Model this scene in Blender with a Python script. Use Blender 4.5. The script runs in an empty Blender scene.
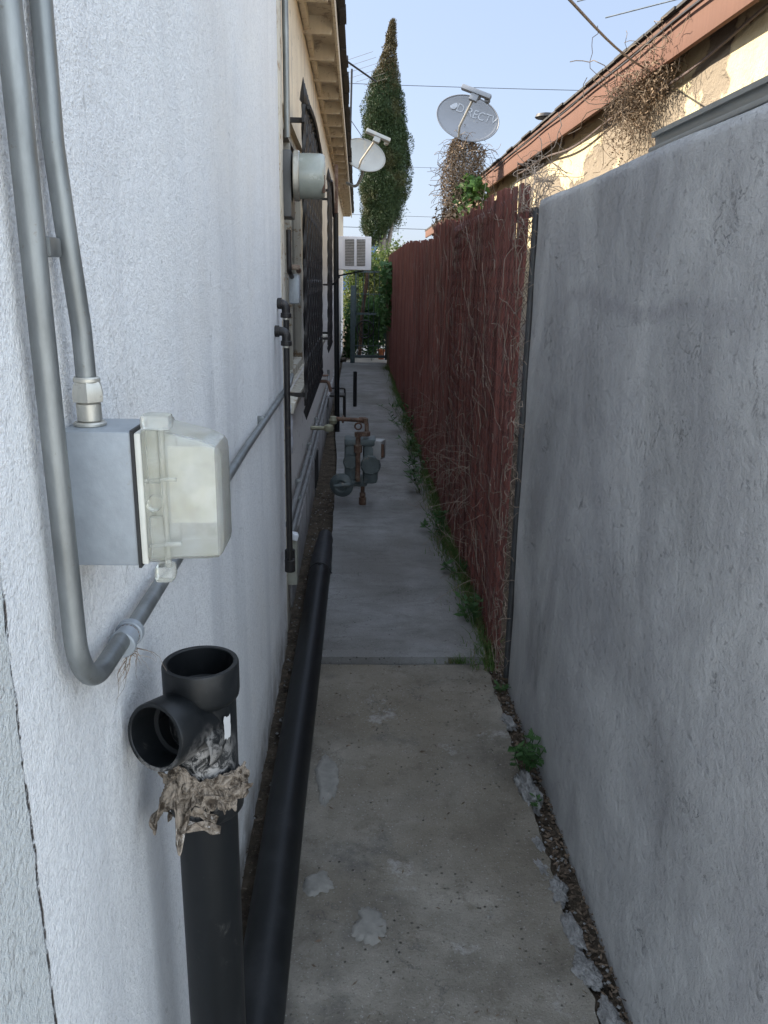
import bpy, bmesh, math, random
import numpy as np
from mathutils import Vector, Matrix, noise, Euler
random.seed(7); rng = np.random.default_rng(7)
sc = bpy.context.scene; C = sc.collection
R_ = math.radians
V = Vector

# ------------------------------------------------------------------ objects
def tag(o, label=None, cat=None, group=None, kind=None):
    if label: o['label'] = label
    if cat: o['category'] = cat
    if group: o['group'] = group
    if kind: o['kind'] = kind
    return o

def thing(name, label, cat, loc=(0, 0, 0), group=None):
    o = bpy.data.objects.new(name, None); C.objects.link(o)
    o.empty_display_size = .05
    o.location = loc
    return tag(o, label, cat, group)

class MB:
    """collects shapes (world or local coordinates) and links them as one mesh"""
    def __init__(s): s.v = []; s.f = []; s.sm = []
    def add(s, vs, fs, smooth=False):
        n = len(s.v); s.v += [tuple(v) for v in vs]
        s.f += [tuple(i + n for i in f) for f in fs]; s.sm += [smooth] * len(fs)
        return s
    def box(s, c, d, rot=None, bevel=0.0):
        bm = bmesh.new(); bmesh.ops.create_cube(bm, size=1)
        for v in bm.verts: v.co = V((v.co.x * d[0], v.co.y * d[1], v.co.z * d[2]))
        if bevel > 0:
            bmesh.ops.bevel(bm, geom=bm.edges[:], offset=bevel, segments=2, affect='EDGES', profile=.6)
        M = Matrix.Translation(c)
        if rot is not None: M = M @ (Euler(rot).to_matrix().to_4x4() if not isinstance(rot, Matrix) else rot.to_4x4())
        bm.transform(M); bm.verts.index_update()
        s.add([v.co for v in bm.verts], [[v.index for v in f.verts] for f in bm.faces], bevel > 0)
        bm.free(); return s
    def tube(s, pts, r, seg=12, caps=True, smooth=True):
        pts = [V(p) for p in pts]; n = len(pts)
        rs = r if isinstance(r, (list, tuple)) else [r] * n
        T = []
        for i in range(n):
            a = pts[max(0, i - 1)]; b = pts[min(n - 1, i + 1)]; T.append((b - a).normalized())
        u = T[0].orthogonal().normalized(); vs = []
        for i in range(n):
            u = (u - T[i] * u.dot(T[i]))
            u = u.normalized() if u.length > 1e-6 else T[i].orthogonal().normalized()
            w = T[i].cross(u)
            for k in range(seg):
                a = 2 * math.pi * k / seg
                vs.append(pts[i] + (u * math.cos(a) + w * math.sin(a)) * rs[i])
        fs = [(i * seg + k, i * seg + (k + 1) % seg, (i + 1) * seg + (k + 1) % seg, (i + 1) * seg + k)
              for i in range(n - 1) for k in range(seg)]
        s.add(vs, fs, smooth)
        if caps:
            n0 = len(s.v) - len(vs)
            s.f.append(tuple(n0 + k for k in reversed(range(seg)))); s.sm.append(False)
            s.f.append(tuple(n0 + (n - 1) * seg + k for k in range(seg))); s.sm.append(False)
        return s
    def lathe(s, prof, org=(0, 0, 0), axis=(0, 0, 1), seg=32, smooth=True):
        """prof: list of (r, h) along axis"""
        ax = V(axis).normalized(); u = ax.orthogonal().normalized(); w = ax.cross(u); o = V(org)
        vs = []; n = len(prof)
        for r, h in prof:
            for k in range(seg):
                a = 2 * math.pi * k / seg
                vs.append(o + ax * h + (u * math.cos(a) + w * math.sin(a)) * max(r, 1e-5))
        fs = [(i * seg + k, i * seg + (k + 1) % seg, (i + 1) * seg + (k + 1) % seg, (i + 1) * seg + k)
              for i in range(n - 1) for k in range(seg)]
        return s.add(vs, fs, smooth)
    def build(s, name, mat, parent=None, auto=True):
        me = bpy.data.meshes.new(name)
        me.from_pydata(s.v, [], s.f); me.update()
        me.polygons.foreach_set('use_smooth', s.sm)
        o = bpy.data.objects.new(name, me); C.objects.link(o)
        if mat: me.materials.append(mat)
        if parent:
            o.parent = parent
            w = V(parent.location); q = parent.parent
            while q: w = w + V(q.location); q = q.parent
            me.transform(Matrix.Translation(-w))
        if auto and any(s.sm):
            try: me.set_sharp_from_angle(angle=R_(38))
            except Exception: pass
        return o

def fillet(pts, r, seg=8):
    pts = [V(p) for p in pts]; out = [pts[0]]
    for i in range(1, len(pts) - 1):
        a, b, c = pts[i - 1], pts[i], pts[i + 1]
        d1 = (a - b).normalized(); d2 = (c - b).normalized()
        ang = d1.angle(d2)
        if ang > math.pi - .03: out.append(b); continue
        t = min(r / math.tan(ang / 2), (a - b).length * .49, (c - b).length * .49); rr = t * math.tan(ang / 2)
        cen = b + (d1 + d2).normalized() * (rr / math.sin(ang / 2))
        p1 = b + d1 * t; p2 = b + d2 * t; v1 = p1 - cen; v2 = p2 - cen; om = v1.angle(v2)
        for k in range(seg + 1):
            f = k / seg; out.append(cen + (v1 * math.sin((1 - f) * om) + v2 * math.sin(f * om)) / math.sin(om))
    out.append(pts[-1]); return out

def quads(name, mat, centers, U, W, parent=None, kind='diamond'):
    """numpy leaf cloud: centres, half vectors U (length) and W (width)"""
    n = len(centers)
    if kind == 'diamond':
        P = np.stack([centers - U, centers + W * 1.0 - U * .1, centers + U, centers - W * 1.0 - U * .1], 1)
    else:
        P = np.stack([centers - U - W, centers - U + W, centers + U + W, centers + U - W], 1)
    me = bpy.data.meshes.new(name)
    if parent is not None: P = P - np.array(parent.location)[None, None, :]
    me.vertices.add(4 * n); me.vertices.foreach_set('co', P.reshape(-1).astype(np.float32))
    me.loops.add(4 * n); me.loops.foreach_set('vertex_index', np.arange(4 * n, dtype=np.int32))
    me.polygons.add(n); me.polygons.foreach_set('loop_start', np.arange(0, 4 * n, 4, dtype=np.int32))
    me.polygons.foreach_set('loop_total', np.full(n, 4, dtype=np.int32)); me.update(calc_edges=True)
    me.materials.append(mat)
    o = bpy.data.objects.new(name, me); C.objects.link(o)
    if parent is not None: o.parent = parent
    return o

def rand_dirs(n):
    d = rng.normal(size=(n, 3)); return d / np.linalg.norm(d, axis=1)[:, None]
def leaf_uw(n, L, W, bias=None, amt=0):
    u = rand_dirs(n)
    if bias is not None: u = u + np.array(bias)[None] * amt; u /= np.linalg.norm(u, axis=1)[:, None]
    w = np.cross(u, rand_dirs(n)); w /= np.linalg.norm(w, axis=1)[:, None] + 1e-9
    s = rng.uniform(.6, 1.3, n)[:, None]
    return u * L * s, w * W * s

# ------------------------------------------------------------------ materials
class NT:
    def __init__(s, name):
        s.m = bpy.data.materials.new(name); s.m.use_nodes = True; s.t = s.m.node_tree; s.t.nodes.clear()
        s.out = s.t.nodes.new('ShaderNodeOutputMaterial'); s.b = s.t.nodes.new('ShaderNodeBsdfPrincipled')
        s.t.links.new(s.b.outputs[0], s.out.inputs[0])
        s.tc = s.t.nodes.new('ShaderNodeTexCoord').outputs['Object']
        s.geo = s.t.nodes.new('ShaderNodeNewGeometry').outputs['Position']
    def n(s, typ, ins=None, **kw):
        nd = s.t.nodes.new(typ)
        for k, v in kw.items(): setattr(nd, k, v)
        for k, v in (ins or {}).items(): s.set(nd.inputs[k], v)
        return nd
    def set(s, inp, v):
        if isinstance(v, bpy.types.NodeSocket): s.t.links.new(v, inp)
        elif isinstance(v, (tuple, list)) and len(v) == 3 and inp.type == 'RGBA': inp.default_value = (*v, 1)
        else: inp.default_value = v
    def mapping(s, scale=(1, 1, 1), loc=(0, 0, 0), rot=(0, 0, 0)):
        return s.n('ShaderNodeMapping', {'Vector': s.geo, 'Scale': scale, 'Location': loc, 'Rotation': rot}).outputs[0]
    def noise(s, scale, detail=6, rough=.6, vec=None, dist=0):
        return s.n('ShaderNodeTexNoise', {'Vector': vec or s.geo, 'Scale': scale, 'Detail': detail, 'Roughness': rough, 'Distortion': dist}).outputs[0]
    def vor(s, scale, feat='F1', vec=None):
        return s.n('ShaderNodeTexVoronoi', {'Vector': vec or s.geo, 'Scale': scale}, feature=feat).outputs[0]
    def ramp(s, fac, a, b, c0=(0, 0, 0), c1=(1, 1, 1)):
        r = s.n('ShaderNodeValToRGB', {'Fac': fac}); e = r.color_ramp.elements
        e[0].position = a; e[1].position = b; e[0].color = (*c0, 1); e[1].color = (*c1, 1)
        return r.outputs[0]
    def mix(s, fac, a, b, mode='MIX'):
        x = s.n('ShaderNodeMix', data_type='RGBA', blend_type=mode)
        s.set(x.inputs[0], fac); s.set(x.inputs[6], a); s.set(x.inputs[7], b); return x.outputs[2]
    def math(s, op, a, b=0.0, clamp=False):
        x = s.n('ShaderNodeMath', operation=op, use_clamp=clamp); s.set(x.inputs[0], a); s.set(x.inputs[1], b); return x.outputs[0]
    def sep(s, vec=None):
        return s.n('ShaderNodeSeparateXYZ', {0: vec or s.geo}).outputs
    def band(s, v, lo, hi, soft):
        a = s.n('ShaderNodeMapRange', {0: v, 1: lo - soft, 2: lo + soft, 3: 0., 4: 1.}).outputs[0]
        b = s.n('ShaderNodeMapRange', {0: v, 1: hi - soft, 2: hi + soft, 3: 1., 4: 0.}).outputs[0]
        return s.math('MULTIPLY', a, b)
    def bump(s, h, dist=.01, strength=1., normal=None):
        b = s.n('ShaderNodeBump', {'Height': h, 'Distance': dist, 'Strength': strength})
        if normal: s.set(b.inputs['Normal'], normal)
        return b.outputs[0]
    def fin(s, col=None, rough=.7, normal=None, metal=0., spec=None, trans=None):
        if col is not None: s.set(s.b.inputs['Base Color'], col)
        s.set(s.b.inputs['Roughness'], rough); s.set(s.b.inputs['Metallic'], metal)
        if normal: s.set(s.b.inputs['Normal'], normal)
        if spec is not None: s.set(s.b.inputs['Specular IOR Level'], spec)
        return s.m

def simple(name, col, rough=.6, metal=0., var=.25, scale=30, bump=.0, dirt=None, dscale=8, dlo=.5, dhi=.7, spec=None):
    t = NT(name); nz = t.noise(scale)
    c = t.mix(t.ramp(nz, .3, .7), tuple(x * (1 - var) for x in col), tuple(min(1, x * (1 + var)) for x in col))
    if dirt: c = t.mix(t.ramp(t.noise(dscale, 8, .7), dlo, dhi), c, dirt)
    rr = t.n('ShaderNodeMapRange', {0: nz, 3: max(0, rough - .12), 4: min(1, rough + .12)}).outputs[0]
    return t.fin(c, rr, t.bump(nz, .004, bump) if bump else None, metal, spec)

def m_stucco_white():
    t = NT('white_stucco'); x, y, z = t.sep()
    fine = t.noise(340, 3, .65); mid = t.noise(135, 4, .65); big = t.noise(1.6, 5, .55)
    streak = t.noise(1, 3, .55, t.mapping((1, 6, .7)))
    base = t.mix(t.ramp(big, .35, .68), (.84, .84, .83), (.76, .76, .76))
    base = t.mix(t.math('MULTIPLY', t.ramp(streak, .48, .72), .5), base, (.50, .51, .53))
    base = t.mix(t.ramp(t.math('ADD', t.math('MULTIPLY', fine, .5), t.math('MULTIPLY', mid, .5)), .36, .54), tuple([.58, .58, .585]), base)
    # warmer, dirtier splash near the ground and around the crack
    low = t.n('ShaderNodeMapRange', {0: z, 1: .25, 2: 0., 3: 0., 4: 1.}).outputs[0]
    base = t.mix(t.math('MULTIPLY', low, t.ramp(t.noise(9, 6, .7), .35, .6)), base, (.30, .27, .23))
    warm = t.ramp(t.noise(1.3, 4, .6, t.mapping((1, 1, 1), (3, 4, 5))), .5, .75)
    base = t.mix(t.math('MULTIPLY', warm, .45), base, (.72, .68, .62))
    spots = t.math('MAXIMUM', t.ramp(t.noise(38, 3, .5), .70, .76), t.ramp(t.noise(16, 4, .55, t.mapping((1, 1.6, .38), (4, 2, 6))), .725, .74))
    base = t.mix(t.math('MULTIPLY', spots, .45), base, (.30, .29, .28))
    # coarser greenish render left of the vertical crack
    wob = t.math('MULTIPLY', t.math('SUBTRACT', t.noise(22, 5, .7, t.mapping((1, .2, 1))), .5), .012)
    yy = t.math('ADD', y, wob)
    left = t.n('ShaderNodeMapRange', {0: yy, 1: .652, 2: .655, 3: 1., 4: 0.}).outputs[0]
    lowz = t.n('ShaderNodeMapRange', {0: z, 1: 1.33, 2: 1.36, 3: 1., 4: 0.}).outputs[0]
    left = t.math('MULTIPLY', left, lowz)
    base = t.mix(t.math('MULTIPLY', left, .7), base, (.58, .60, .58))
    crack = t.math('MULTIPLY', t.band(yy, .6525, .6568, .001), lowz)
    chip = t.math('MULTIPLY', t.math('MULTIPLY', t.band(yy, .650, .660, .002), lowz), t.ramp(t.noise(60, 4, .7, t.mapping((1, 1, 1), (2, 2, 2))), .54, .58))
    base = t.mix(chip, base, (.80, .80, .78))
    crack = t.math('MULTIPLY', crack, t.ramp(t.noise(45, 4, .7), 0.46, 0.53))
    base = t.mix(crack, base, (.10, .08, .07))
    hv_ = t.n('ShaderNodeTexNoise', {'Vector': t.mapping((1, 1.4, .5), (3, 1, 1)), 'Scale': 3.2, 'Detail': 5., 'Roughness': .6}).outputs[0]
    hair = t.ramp(t.math('ABSOLUTE', t.math('SUBTRACT', hv_, .5)), .0008, .003, (1, 1, 1), (0, 0, 0))
    hair = t.math('MULTIPLY', hair, t.ramp(t.noise(1.7, 3, .5, t.mapping((1, 1, 1), (6, 6, 6))), .56, .62))
    base = t.mix(t.math('MULTIPLY', hair, .55), base, (.28, .27, .26))
    h = t.math('ADD', t.math('MULTIPLY', fine, .55), t.math('MULTIPLY', mid, t.math('ADD', .8, left)))
    h = t.math('ADD', h, t.math('MULTIPLY', t.noise(13, 3), 1.1))
    h = t.math('SUBTRACT', h, t.math('MULTIPLY', crack, 1.5))
    return t.fin(base, .85, t.bump(h, .0058, 1.), spec=.3)

def m_stucco_old():
    t = NT('cream_stucco'); x, y, z = t.sep()
    c = t.mix(t.ramp(t.noise(3, 6, .65), .35, .7), (.70, .60, .45), (.58, .48, .36))
    c = t.mix(t.ramp(t.noise(1, 6, .7, t.mapping((1, 6, 1.2))), .55, .68), c, (.38, .33, .28))
    low = t.n('ShaderNodeMapRange', {0: z, 1: 1.3, 2: 1.7, 3: 1., 4: 0.}).outputs[0]
    c = t.mix(t.math('MULTIPLY', low, .7), c, (.60, .60, .62))
    c = t.mix(t.ramp(t.noise(14, 5, .7), .62, .68), c, (.22, .19, .16))
    return t.fin(c, .85, t.bump(t.math('ADD', t.noise(90, 4), t.noise(20, 4)), .006, .8), spec=.3)

def m_grey_wall():
    t = NT('grey_render'); x, y, z = t.sep()
    big = t.noise(2.2, 7, .62, None, .4)
    st = t.noise(1, 7, .68, t.mapping((1, 2.4, 1.0), (0, 2, 1)), .6)
    c = t.mix(t.ramp(st, .33, .66), (.26, .26, .262), (.49, .49, .49))
    c = t.mix(t.math('MULTIPLY', t.ramp(big, .5, .72), .7), c, (.52, .522, .525))
    dk = t.ramp(t.noise(6, 8, .72, t.mapping((1, 1.3, .7), (1, 7, 3))), .56, .70)
    c = t.mix(t.math('MULTIPLY', dk, .32), c, (.19, .187, .19))
    # horizontal dark smears where courses ghost through
    w = t.math('MULTIPLY', t.math('SUBTRACT', t.noise(3, 4), .5), .16)
    zz = t.math('ADD', z, w)
    b1 = t.math('MULTIPLY', t.band(zz, 1.50, 1.525, .02), t.band(y, 1.35, 2.45, .25))
    b2 = t.math('MULTIPLY', t.band(zz, 1.20, 1.215, .02), t.band(y, 2.0, 2.8, .2))
    b = t.math('MULTIPLY', t.math('ADD', b1, t.math('MULTIPLY', b2, .6)), t.ramp(t.noise(18, 6, .7), .3, .6))
    c = t.mix(t.math('MULTIPLY', b, .7), c, (.12, .115, .13))
    # curved trowel scratches: thin dark arcs
    v = t.mapping((1, 1, .8), (0, .3, .2), (.5, 0, 0))
    sc_ = t.n('ShaderNodeTexNoise', {'Vector': v, 'Scale': 15., 'Detail': 4., 'Roughness': .6, 'Distortion': 1.6}).outputs[0]
    line = t.ramp(t.math('ABSOLUTE', t.math('SUBTRACT', sc_, .5)), .004, .016, (1, 1, 1), (0, 0, 0))
    line = t.math('MULTIPLY', line, t.ramp(t.noise(7, 5, .65, t.mapping((1, 1, 1), (9, 9, 9))), .57, .66))
    c = t.mix(t.math('MULTIPLY', line, .5), c, (.13, .13, .135))
    c = t.mix(t.math('MULTIPLY', t.ramp(t.noise(120, 3, .6), .62, .72), .3), c, (.12, .12, .13))
    h = t.math('ADD', t.math('MULTIPLY', t.noise(160, 4, .7), .35), t.math('MULTIPLY', t.noise(26, 7, .72, None, .15), 1.9))
    h = t.math('SUBTRACT', h, t.math('MULTIPLY', line, .9))
    h = t.math('ADD', h, t.math('MULTIPLY', st, 1.2))
    pit = t.ramp(t.noise(55, 5, .75, None, .15), .60, .68)
    h = t.math('SUBTRACT', h, t.math('MULTIPLY', pit, .35))
    c = t.mix(t.math('MULTIPLY', pit, .18), c, (.2, .2, .21))
    broad = t.noise(1.4, 5, .6, t.mapping((1, 1, 1), (2, 5, 8)), .5)
    c = t.mix(t.math('MULTIPLY', t.ramp(broad, .42, .62), .45), c, (.26, .26, .275))
    return t.fin(c, .88, t.bump(h, .0075, 1.), spec=.25)

def m_concrete(name, a, b, dirt, smooth=False):
    t = NT(name); x, y, z = t.sep()
    n1 = t.noise(3.2, 9, .68); n2 = t.noise(1.1, 5, .6, t.mapping((1, 1, 1), (5, 2, 0)))
    c = t.mix(t.ramp(n1, .36, .66), a, b)
    c = t.mix(t.math('MULTIPLY', t.ramp(n2, .45, .65), .75), c, dirt)
    if smooth:
        sweep = t.noise(1, 8, .75, t.mapping((2.2, 6.5, 1)), 1.2)
        c = t.mix(t.math('MULTIPLY', t.ramp(sweep, .50, .66), .42), c, tuple(q * .55 for q in dirt))
        edge = t.n('ShaderNodeMapRange', {0: x, 1: .36, 2: .56, 3: 0., 4: .8}).outputs[0]
        c = t.mix(t.math('MULTIPLY', edge, t.ramp(n1, .3, .55)), c, dirt)
    else:
        pale = t.ramp(t.noise(5, 8, .75, t.mapping((1, 1, 1), (2, 8, 0))), .60, .66)
        c = t.mix(t.math('MULTIPLY', pale, .6), c, (.34, .335, .32))
        gr = t.ramp(t.noise(2.2, 6, .7, t.mapping((1, 1, 1), (7, 3, 0))), .56, .66)
        c = t.mix(t.math('MULTIPLY', gr, .75), c, (.10, .094, .085))
        bl = t.ramp(t.noise(11, 7, .75, t.mapping((1, 1, 1), (1, 9, 2))), .54, .64)
        c = t.mix(t.math('MULTIPLY', bl, .65), c, (.125, .108, .085))
    speck = t.ramp(t.noise(110, 4, .65), .60, .68)
    c = t.mix(t.math('MULTIPLY', speck, .6), c, (.05, .045, .04))
    light = t.ramp(t.noise(150, 3, .6, t.mapping((1, 1, 1), (4, 4, 4))), .62, .68)
    c = t.mix(t.math('MULTIPLY', light, .45), c, (.42, .41, .40))
    pit = t.ramp(t.vor(42), .10, .17, (1, 1, 1), (0, 0, 0))
    pit = t.math('MULTIPLY', pit, t.ramp(t.noise(5, 3), .5, .6))
    c = t.mix(t.math('MULTIPLY', pit, .8), c, (.03, .028, .025))
    ck = t.noise(1.6, 6, .62, t.mapping((1, 1, 1), (8, 1, 2)))
    crk = t.math('MULTIPLY', t.ramp(t.math('ABSOLUTE', t.math('SUBTRACT', ck, .5)), .0006, .0022, (1, 1, 1), (0, 0, 0)), t.ramp(t.noise(2.2, 2, .5, t.mapping((1, 1, 1), (3, 3, 3))), .52, .58))
    c = t.mix(t.math('MULTIPLY', crk, .6), c, (.08, .075, .07))
    h = t.math('ADD', t.math('MULTIPLY', t.noise(150, 4, .7), .5 if smooth else .8), t.math('MULTIPLY', n1, 1.5))
    h = t.math('SUBTRACT', h, t.math('MULTIPLY', pit, 1.3))
    return t.fin(c, .9, t.bump(h, .007, 1.), spec=.25)

def m_dirt():
    t = NT('dirt'); n1 = t.noise(14, 9, .75)
    c = t.mix(t.ramp(n1, .35, .65), (.035, .027, .02), (.12, .095, .07))
    c = t.mix(t.ramp(t.noise(60, 4, .7), .6, .68), c, (.22, .19, .15))
    return t.fin(c, .95, t.bump(t.math('ADD', n1, t.noise(70, 5, .7)), .02, 1.), spec=.2)

def m_abs():
    t = NT('black_abs_plastic'); n1 = t.noise(7, 8, .7, t.mapping((1, 1, .5)))
    c = t.mix(t.ramp(n1, .52, .75), (.005, .006, .007), (.022, .023, .025))
    sc_ = t.ramp(t.noise(26, 8, .8, None, 1.2), .60, .70)
    c = t.mix(t.math('MULTIPLY', sc_, .55), c, (.07, .067, .062))
    r = t.n('ShaderNodeMapRange', {0: n1, 3: .3, 4: .62}).outputs[0]
    return t.fin(c, r, t.bump(n1, .002, .3), spec=.32)

def m_galv(name='galvanised_steel', base=(.27, .285, .285)):
    t = NT(name); n1 = t.noise(30, 6, .65, t.mapping((1, 1, .3)))
    c = t.mix(t.ramp(n1, .35, .68), tuple(q * .62 for q in base), base)
    c = t.mix(t.math('MULTIPLY', t.ramp(t.noise(90, 4, .7), .64, .70), .5), c, (.16, .14, .12))
    r = t.n('ShaderNodeMapRange', {0: n1, 3: .34, 4: .62}).outputs[0]
    return t.fin(c, r, t.bump(n1, .001, .4), metal=.75)

def m_tee():
    t = NT('scuffed_black_plastic')
    n1 = t.noise(9, 7, .7)
    c = t.mix(t.ramp(n1, .5, .75), (.005, .006, .007), (.02, .021, .023))
    x, y, z = t.sep()
    d = t.n('ShaderNodeVectorMath', {0: t.geo, 1: (-.222, .945, .915)}, operation='DISTANCE').outputs['Value']
    m = t.n('ShaderNodeMapRange', {0: d, 1: .035, 2: .085, 3: 1., 4: 0.}).outputs[0]
    s = t.ramp(t.noise(48, 8, .78, None, 1.), .46, .58)
    c = t.mix(t.math('MULTIPLY', t.math('MULTIPLY', m, s), .9), c, (.34, .32, .30))
    s2 = t.ramp(t.noise(35, 8, .8, t.mapping((1, 1, 1), (3, 3, 3)), 1.), .60, .68)
    c = t.mix(t.math('MULTIPLY', s2, .13), c, (.16, .155, .15))
    return t.fin(c, .42, t.bump(n1, .002, .3), spec=.32)

def m_clear():
    t = NT('yellowed_clear_plastic'); n1 = t.noise(25, 5, .7)
    c = t.mix(t.ramp(n1, .4, .7), (.90, .905, .87), (.80, .79, .70))
    t.set(t.b.inputs['Transmission Weight'], .86); t.set(t.b.inputs['IOR'], 1.3)
    return t.fin(c, .18, t.bump(n1, .001, .3))

def m_leaf(name, a, b, c3=None, trans=.35, sc=4.0):
    t = NT(name)
    n1 = t.noise(sc, 4, .6); n2 = t.noise(sc * 14, 2, .5)
    c = t.mix(t.ramp(n2, .3, .7), a, b)
    if c3: c = t.mix(t.ramp(n1, .52, .62), c, c3)
    tr = t.n('ShaderNodeBsdfTranslucent', {0: c}); mx = t.n('ShaderNodeMixShader', {0: trans, 1: t.b.outputs[0], 2: tr.outputs[0]})
    t.t.links.new(mx.outputs[0], t.out.inputs[0])
    return t.fin(c, .6, spec=.3)

def m_slats():
    t = NT('maroon_slats'); x, y, z = t.sep()
    n1 = t.noise(1, 5, .7, t.mapping((1, 26, .7))); n2 = t.noise(5, 6, .7)
    c = t.mix(t.ramp(n1, .35, .68), (.075, .026, .022), (.25, .092, .075))
    c = t.mix(t.math('MULTIPLY', t.ramp(n2, .52, .72), .5), c, (.22, .15, .14))
    return t.fin(c, .6, t.bump(t.noise(60, 3), .002, .4), spec=.3)

def m_lit_stucco():
    t = NT('ochre_stucco'); x, y, z = t.sep()
    n1 = t.noise(2.2, 7, .68); n3 = t.noise(7, 7, .7)
    c = t.mix(t.ramp(n3, .35, .7), (.50, .42, .27), (.42, .35, .22))
    # darker grey-tan patches with ragged rims
    patchy = t.noise(1.15, 8, .62, t.mapping((1, .8, 1.5), (0, .35, .3)))
    c = t.mix(t.ramp(patchy, .515, .53), c, (.20, .165, .125))
    c = t.mix(t.ramp(t.noise(26, 5, .7), .64, .70), c, (.33, .25, .17))
    low = t.n('ShaderNodeMapRange', {0: z, 1: 1.0, 2: 1.9, 3: 1., 4: 0.}).outputs[0]
    c = t.mix(t.math('MULTIPLY', low, .6), c, (.38, .37, .36))
    h = t.math('ADD', t.math('MULTIPLY', t.noise(60, 5, .7), .8), t.math('MULTIPLY', t.ramp(patchy, .53, .56), -1.))
    h = t.math('ADD', h, t.math('MULTIPLY', t.noise(9, 4), 1.6))
    return t.fin(c, .9, t.bump(h, .009, .9), spec=.2)

def m_wood(name, a, b, patchy=None):
    t = NT(name); n1 = t.noise(1, 7, .7, t.mapping((30, 30, 3)))
    c = t.mix(t.ramp(n1, .3, .7), a, b)
    if patchy: c = t.mix(t.ramp(t.noise(13, 8, .75), .54, .60), c, patchy)  # peeled paint shows this colour in patches
    return t.fin(c, .8, t.bump(n1, .003, .6), spec=.25)

M = dict(
    white=m_stucco_white(), old=m_stucco_old(), grey=m_grey_wall(),
    con_near=m_concrete('rough_concrete', (.125, .112, .092), (.29, .268, .23), (.17, .147, .113)),
    con_far=m_concrete('smooth_concrete', (.185, .185, .185), (.285, .285, .285), (.145, .138, .128), True),
    dirt=m_dirt(), abs=m_abs(), tee=m_tee(), galv=m_galv(), clear=m_clear(), slats=m_slats(), ochre=m_lit_stucco(),
    box=simple('grey_cast_metal', (.27, .295, .32), .5, .25, .08, 60, .2, (.22, .22, .21), 20, .62, .7),
    zinc=m_galv('bright_zinc', (.60, .58, .52)),
    gasket=simple('gasket', (.02, .02, .02), .7),
    plate=simple('white_plastic', (.62, .61, .55), .5, 0, .06),
    iron=simple('black_iron', (.022, .02, .02), .5, .3, .4, 40, .4, (.10, .07, .05), 20, .6, .72),
    rust=simple('rusty_pipe', (.11, .06, .04), .75, .2, .5, 25, .6, (.22, .17, .13), 18, .5, .65),
    green=simple('meter_paint', (.085, .105, .108), .5, .1, .25, 18, .2, (.20, .17, .14), 14, .58, .7),
    black=simple('black_bars', (.013, .012, .013), .5, 0, .4, 30, .3),
    glassg=simple('meter_glass', (.27, .29, .26), .25, 0, .12, 12, 0, (.25, .25, .22), 8, .5, .7, .6),
    cream=m_wood('cream_painted_wood', (.62, .54, .42), (.50, .43, .33), (.36, .29, .22)),
    trim=m_wood('weathered_trim', (.56, .53, .45), (.42, .38, .32), (.26, .18, .11)),
    fascia=m_wood('redbrown_fascia', (.135, .068, .048), (.11, .056, .040)),
    fascia2=m_wood('tan_edge_board', (.12, .066, .048), (.10, .055, .04)),
    shingle=simple('dark_shingle', (.035, .032, .03), .9, 0, .4, 40, .8),
    pane=simple('dark_glass', (.02, .022, .026), .12, 0, .2),
    acw=simple('ac_white', (.72, .70, .72), .45, 0, .05, 8, 0, (.5, .46, .42), 5, .6, .75),
    acv=simple('ac_coil', (.16, .15, .14), .6, .3, .3, 60),
    dish=simple('dish_grey', (.17, .175, .19), .5, 0, .06, 6, 0, (.28, .26, .22), 10, .6, .72),
    dishw=simple('dish_cream', (.29, .28, .255), .5, 0, .08, 6, 0, (.38, .32, .24), 7, .55, .7),
    letter=simple('dish_lettering', (.30, .31, .33), .5),
    wire=simple('wire', (.03, .03, .035), .6),
    cable=simple('service_cable', (.10, .075, .07), .6, .1, .3),
    link=simple('chain_wire', (.075, .04, .04), .5, .6, .3, 50),
    post=simple('fence_post', (.06, .062, .065), .5, .4, .25, 20),
    gpost=simple('gate_paint', (.06, .085, .09), .5, .2, .25, 20),
    rail=simple('grey_channel', (.23, .235, .225), .45, .3, .12, 6, 0, (.24, .22, .19), 9, .6, .75),
    twig=simple('dry_stems', (.14, .10, .065), .85, 0, .45, 9),
    twiggrey=simple('grey_stems', (.22, .175, .14), .85, 0, .4, 9),
    straw=simple('dry_leaf', (.15, .10, .06), .85, 0, .45, 12),
    litter=simple('leaf_litter_brown', (.10, .072, .05), .9, 0, .6, 40),
    grass=m_leaf('grass_blades', (.05, .11, .028), (.11, .175, .05), (.19, .17, .08), .35, 30),
    weed=m_leaf('weed_leaf', (.03, .085, .025), (.07, .135, .045), None, .3, 12),
    vineleaf=m_leaf('vine_leaf', (.05, .12, .03), (.11, .19, .05), None, .4, 9),
    bush=m_leaf('bush_leaf', (.035, .065, .018), (.08, .11, .028), (.10, .105, .03), .45, 1.5),
    cyp=m_leaf('cypress_foliage', (.018, .036, .012), (.040, .062, .020), (.058, .058, .02), .10, 1.3),
    cyptop=m_leaf('browned_cypress', (.05, .048, .02), (.10, .065, .028), None, .15, 2),
    bark=simple('bark', (.16, .14, .12), .9, 0, .35, 14, .8),
    tape=None, mortar=None,
    terracotta=simple('terracotta', (.50, .17, .08), .7, 0, .2),
    blue=simple('blue_paint', (.05, .12, .28), .6),
    bagw=simple('white_plastic_scrap', (.62, .63, .66), .45, 0, .12, 20, .6),
    hcream=simple('far_stucco', (.55, .50, .42), .85, 0, .08, 3),
)
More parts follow.
